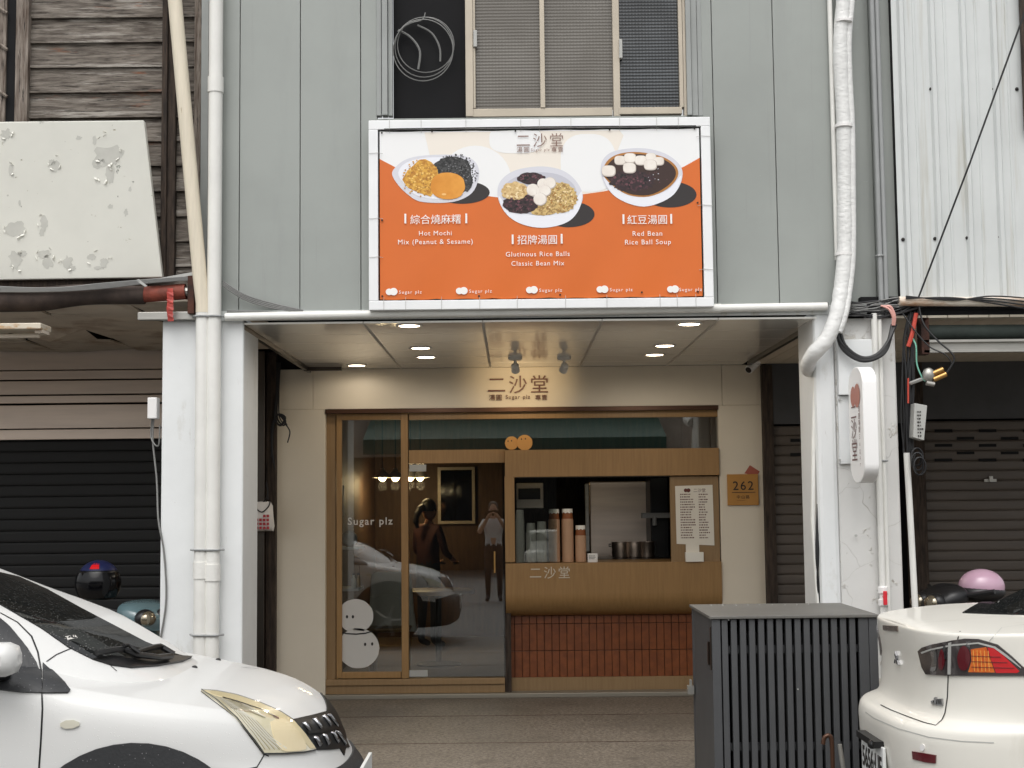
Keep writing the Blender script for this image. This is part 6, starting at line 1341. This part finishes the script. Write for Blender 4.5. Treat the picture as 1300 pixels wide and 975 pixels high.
# ================================================================ SCOOTERS AND HELMETS
mk('lens_glass', S(150,140,120), .1, metal=.7, coat=1)
def scooter(loc, rz, label, m, mir=True):
    T = thing('scooter', tuple(loc), label, 'scooter'); T.rotation_euler = (0, 0, rz)
    def P(name, mb, mm, **k): o = obj(name, mb, M[mm], None, **k); o.parent = T; return o
    for x in (.62, -.62):
        wl = P('wheel', MB().lathe([(.12,-.05),(.21,-.05),(.235,-.02),(.235,.02),(.21,.05),(.12,.05)], (x,0,.235), 24, 'Y'), 'tyre', smooth=40); mb = MB().lathe([(.125,-.03),(.125,.03)], (x,0,.235), 20, 'Y'); o = obj('rim', mb, M['rim'], wl); o.location = (0,0,0)
    def loft(secs, n=24):
        mb = MB(); R = [[(x, hw*math.copysign(abs(math.cos(a))**.75, math.cos(a)), z0+(z1-z0)*(.5+.5*math.copysign(abs(math.sin(a))**.75, math.sin(a)))) for a in [6.28319*k/n for k in range(n)]] for x, hw, z0, z1 in secs]
        return mb.add(sum(R, []), [(i*n+k,i*n+(k+1)%n,(i+1)*n+(k+1)%n,(i+1)*n+k) for i in range(len(R)-1) for k in range(n)]+[tuple(range(n))[::-1], tuple(range((len(R)-1)*n, len(R)*n))])
    P('tail_body', loft([(-.85,.06,.62,.70),(-.7,.12,.5,.74),(-.35,.16,.38,.76),(-.1,.15,.34,.72),(0,.12,.3,.5)]), m, smooth=60)
    P('seat', loft([(-.75,.1,.74,.79),(-.5,.14,.75,.82),(-.15,.13,.73,.79),(.02,.09,.68,.72)]), 'scooter_black', smooth=60)
    P('floorboard', loft([(-.1,.15,.26,.33),(.35,.15,.26,.31)]), 'scooter_black', smooth=60)
    P('front_shield', loft([(.32,.16,.3,.75),(.42,.20,.34,.86),(.50,.17,.4,.84),(.58,.1,.48,.74)]), m, smooth=60)
    P('front_fender', loft([(.4,.06,.36,.42),(.6,.075,.42,.49),(.85,.06,.34,.40)]), m, smooth=60)
    P('fork', MB().tube([(.62,.0,.235),(.47,0,.75),(.42,0,.95)], .03, 8), 'scooter_black')
    P('handlebar_cowl', loft([(.30,.10,.92,1.0),(.40,.19,.88,1.04),(.50,.17,.86,1.01),(.60,.09,.84,.93)]), m, smooth=60)
    P('handlebar', MB().tube([(.30,-.34,1.0),(.38,-.18,.97),(.38,.18,.97),(.30,.34,1.0)], .016, 8), 'scooter_black')
    for s in (-1, 1):
        h = P('headlight', MB().ball((.555, s*.075, .925), .06, .075, .06, 16, 10), 'scooter_black', smooth=60); o = obj('lens', MB().ball((.578, s*.075, .922), .056, .062, .052, 16, 10), M['lens_glass'], h, smooth=60); o.location = (0,0,0)
        if not mir: continue
        mm = P('mirror', MB().tube([(.34,s*.24,.98),(.32,s*.3,1.16)], .008, 6), 'scooter_black'); o = obj('mirror_glass', MB().ball((.31,s*.31,1.2), .015, .07, .045, 14, 8), M['scooter_black'], mm, smooth=60); o.location = (0,0,0)
    return T
g = W(192, 788, 9.6)
scooter((g.x-.42, 10.02, -.07), rad(-40), 'teal grey scooter with twin round headlights parked behind the left pillar', 'scooter_teal', False)
g2 = W(1250, 790, 9.6)
scooter((g2.x+.1, 9.6, 0.0), rad(200), 'black scooter mostly hidden behind the white sedan in the right bay', 'scooter_black', False)
c = W(125, 740, 9.7); hr = .145
T = thing('helmet', tuple(c), 'black open face helmet with blue top and red square on the left scooter', 'helmet')
mb = MB(); mb.ball(c, hr, hr, hr*1.02, 28, 18, -.75, 1); obj('shell', mb, M['helmet_black'], T, smooth=60)
mb = MB(); mb.ball(c+Vector((0,0,.004)), hr*1.02, hr*1.02, hr*1.03, 28, 10, .55, 1); obj('crown', mb, M['helmet_blue'], T, smooth=60)
mb = MB(); R = [[c+Vector((hr*1.07*math.cos(a)*math.cos(e), hr*1.07*math.sin(a)*math.cos(e), hr*1.07*math.sin(e))) for a in [rad(-165+15*k) for k in range(12)]] for e in [rad(-38+11*j) for j in range(7)]]
mb.add(sum(R, []), [(i*12+k,i*12+k+1,(i+1)*12+k+1,(i+1)*12+k) for i in range(6) for k in range(11)]); obj('visor', mb, mat('visor_black', (.003,.003,.004), .12, spec=.35), T, smooth=60)
mb = MB()
for i in range(5):
    for j in range(5): pass
R = [[c+Vector((hr*1.05*math.cos(a)*math.cos(e), hr*1.05*math.sin(a)*math.cos(e), hr*1.05*math.sin(e))) for a in [rad(-104+8*k) for k in range(5)]] for e in [rad(40+7*j) for j in range(5)]]
mb.add(sum(R, []), [(i*5+k,i*5+k+1,(i+1)*5+k+1,(i+1)*5+k) for i in range(4) for k in range(4)]); obj('red_patch', mb, M['helmet_red'], T, smooth=60)
c = W(1246, 745, 9.45)
T = thing('helmet', tuple(c), 'pale pink half helmet resting on the black scooter seat', 'helmet')
mb = MB(); mb.ball(c, .15, .13, .118, 28, 14, -.25, 1); obj('shell', mb, M['helmet_pink'], T, smooth=60)
mb = MB(); mb.ball(c+Vector((-.01,0,-.035)), .162, .14, .07, 24, 8, -.9, .5); obj('lining', mb, M['scooter_black'], T, smooth=60)
mb = MB(); mb.tube(spline([c+Vector((-.14,-.03,-.03)), c+Vector((-.19,-.03,-.08)), c+Vector((-.19,-.02,-.16)), c+Vector((-.10,0,-.2))], 6), .016, 6); obj('strap', mb, M['scooter_black'], T)
mb = MB(); p = c+Vector((-.3,-.1,-.21)); mb.tube(spline([p+Vector((-.03,0,-.08)), p, p+Vector((.08,0,.03)), p+Vector((.2,0,.03)), p+Vector((.3,0,0))], 6), .014, 8); p2 = p+Vector((.3,0,0)); mb.tube([p+Vector((-.03,0,-.08)), p+Vector((-.03,0,-c.z+.22))], .014, 8); mb.tube([p2, (p2.x, p2.y, .0)], .014, 8)
tag(obj('bike_rail', mb, M['steel_rough']), 'bent steel bike rail beside the pink helmet in the right bay', 'rail')

# ================================================================ PEOPLE (one inside, the photographer seen mirrored in the door)
def figure(root, J, E, R, name, m, lv=2):
    me = bpy.data.meshes.new(name); keys = list(J); me.from_pydata([J[k] for k in keys], [(keys.index(a), keys.index(b)) for a, b in E], [])
    o = bpy.data.objects.new(name, me); COL.objects.link(o); o.modifiers.new('skin', 'SKIN')
    for i, k in enumerate(keys): me.skin_vertices[0].data[i].radius = (R[k], R[k])
    me.skin_vertices[0].data[0].use_root = True
    s = o.modifiers.new('sub', 'SUBSURF'); s.levels = s.render_levels = lv
    dg = bpy.context.evaluated_depsgraph_get(); nm = bpy.data.meshes.new_from_object(o.evaluated_get(dg)); o.modifiers.clear(); old = o.data; o.data = nm; nm.name = name
    nm.materials.clear()
    for q in (m if isinstance(m, list) else [m]): nm.materials.append(q)
    nm.polygons.foreach_set('use_smooth', [True]*len(nm.polygons))
    o.parent = root; return o
def person(loc, rz, label, shirt, legs, hair, h=1.62, pose='phone', pony=False):
    T = thing('person', tuple(loc), label, 'person'); T.rotation_euler = (0, 0, rz); k = h/1.65
    J = {'pelvis': (0,0,.90), 'waist': (0,0,1.05), 'chest': (0,0,1.25), 'neck': (0,-.01,1.40), 'jaw': (0,-.02,1.47)}
    R = {'pelvis': .13, 'waist': .115, 'chest': .13, 'neck': .052, 'jaw': .05}
    E = [('pelvis','waist'),('waist','chest'),('chest','neck'),('neck','jaw')]
    for s, n in ((-1,'l'),(1,'r')):
        J.update({n+'hip': (s*.09,0,.84), n+'knee': (s*.10,-.01,.47), n+'ankle': (s*.10,.02,.08), n+'toe': (s*.12,-.14,.03), n+'sho': (s*.165,0,1.34)})
        R.update({n+'hip': .09, n+'knee': .06, n+'ankle': .042, n+'toe': .035, n+'sho': .06})
        E += [('pelvis',n+'hip'),(n+'hip',n+'knee'),(n+'knee',n+'ankle'),(n+'ankle',n+'toe'),('chest',n+'sho')]
        if pose == 'phone': el, wr = (s*.24,-.12,1.16), (s*.09,-.30,1.42)
        else: el, wr = (s*.23,-.04,1.08), (s*.16,-.26,.98)
        J.update({n+'elb': el, n+'wri': wr}); R.update({n+'elb': .042, n+'wri': .028}); E += [(n+'sho',n+'elb'),(n+'elb',n+'wri')]
        d = (Vector(wr)-Vector(el)).normalized(); palm = Vector(wr)+d*.055; J[n+'palm'] = tuple(palm); R[n+'palm'] = .03; E.append((n+'wri',n+'palm'))
        inw = Vector((-s, 0, 0))
        for f, (off, ln) in enumerate(((-.03,.055),(-.01,.065),(.01,.062),(.03,.05))):
            b = palm+Vector((0,off,0))+d*.03; t = b+(d*.6+inw*.7).normalized()*ln; J[f'{n}f{f}'] = tuple(b); J[f'{n}t{f}'] = tuple(t); R[f'{n}f{f}'] = .011; R[f'{n}t{f}'] = .008; E += [(n+'palm',f'{n}f{f}'),(f'{n}f{f}',f'{n}t{f}')]
        b = palm+Vector((inw.x*.03,-.03,0)); J[n+'th'] = tuple(b); J[n+'tt'] = tuple(b+Vector((inw.x*.03,-.01,.03))); R[n+'th'] = .013; R[n+'tt'] = .009; E += [(n+'palm',n+'th'),(n+'th',n+'tt')]
    J = {a: tuple(c*k for c in b) for a, b in J.items()}; R = {a: b*k for a, b in R.items()}
    o = figure(T, J, E, R, 'body', [M['skin'], M[shirt], M[legs]])
    bm = bmesh.new(); bm.from_mesh(o.data); c = Vector((0,-.025*k,1.56*k))
    r = bmesh.ops.create_uvsphere(bm, u_segments=20, v_segments=14, radius=.1*k); vs = r['verts']
    for v in vs:
        x, y, z = v.co; v.co = c+Vector((x*.78, y*.95, z*1.2)); 
        if y < -.08*k and abs(z) < .03*k and abs(x) < .02*k: v.co.y -= .018*k
    for s in (-1, 1):
        r = bmesh.ops.create_uvsphere(bm, u_segments=8, v_segments=6, radius=.022*k)
        for v in r['verts']: v.co = c+Vector((s*.08*k+v.co.x*.4, .01*k+v.co.y*.7, -.01*k+v.co.z*1.2))
    bm.to_mesh(o.data); bm.free()
    for p in o.data.polygons:
        p.use_smooth = True; x, y, z = p.center
        arm = abs(x) > .15*k and z < 1.2*k and z > .9*k
        if z < .96*k: p.material_index = 2
        elif z < 1.40*k and abs(y) < .16*k and not (pose == 'phone' and abs(y) > .1*k): p.material_index = 1
    mb = MB(); mb.ball(c+Vector((0,.018*k,.018*k)), .088*k, .102*k, .118*k, 22, 12, -.25, 1)
    if pony: mb.tube(spline([c+Vector((0,.09*k,.04*k)), c+Vector((.0,.17*k,.0)), c+Vector((.02,.2*k,-.1*k)), c+Vector((.02,.18*k,-.2*k))], 6), [.04*k]*10+[.035*k]*5+[.025*k]*4, 10)
    else: mb.tube([c+Vector((0,.05*k,.02*k)), c+Vector((0,.06*k,-.12*k))], [.075*k,.06*k], 12)
    h_ = obj('hair', mb, M['hair'], None, smooth=60); h_.parent = T
    mb = MB()
    for s in (-1, 1): mb.ball(c+Vector((s*.032*k,-.088*k,.0)), .011*k, .006*k, .006*k, 8, 6)
    e_ = obj('eye', mb, M['hair'], None); e_.parent = T
    mb = MB().ball(c+Vector((0,-.086*k,-.055*k)), .022*k, .006*k, .006*k, 10, 6); l_ = obj('mouth', mb, mat('lip', S(170,96,88), .5), None); l_.parent = T
    return T
person((-.95, 15.9, .012), rad(140), 'person with dark ponytail and dark red apron standing inside behind the glass door', 'apron_red', 'trousers', 1, 1.6, 'work', True)
T = person((-.34, -.30, -.06), rad(180), 'person in white shirt holding up a phone, mirrored in the glass door', 'shirt_white', 'trousers', 0, 1.64, 'phone')
ph = MB().box(-.425, -.255, .01, .018, 1.385, 1.475); tag(obj('phone', ph, M['car_black'], bevel=.004), 'dark phone held up by the mirrored photographer', 'phone')
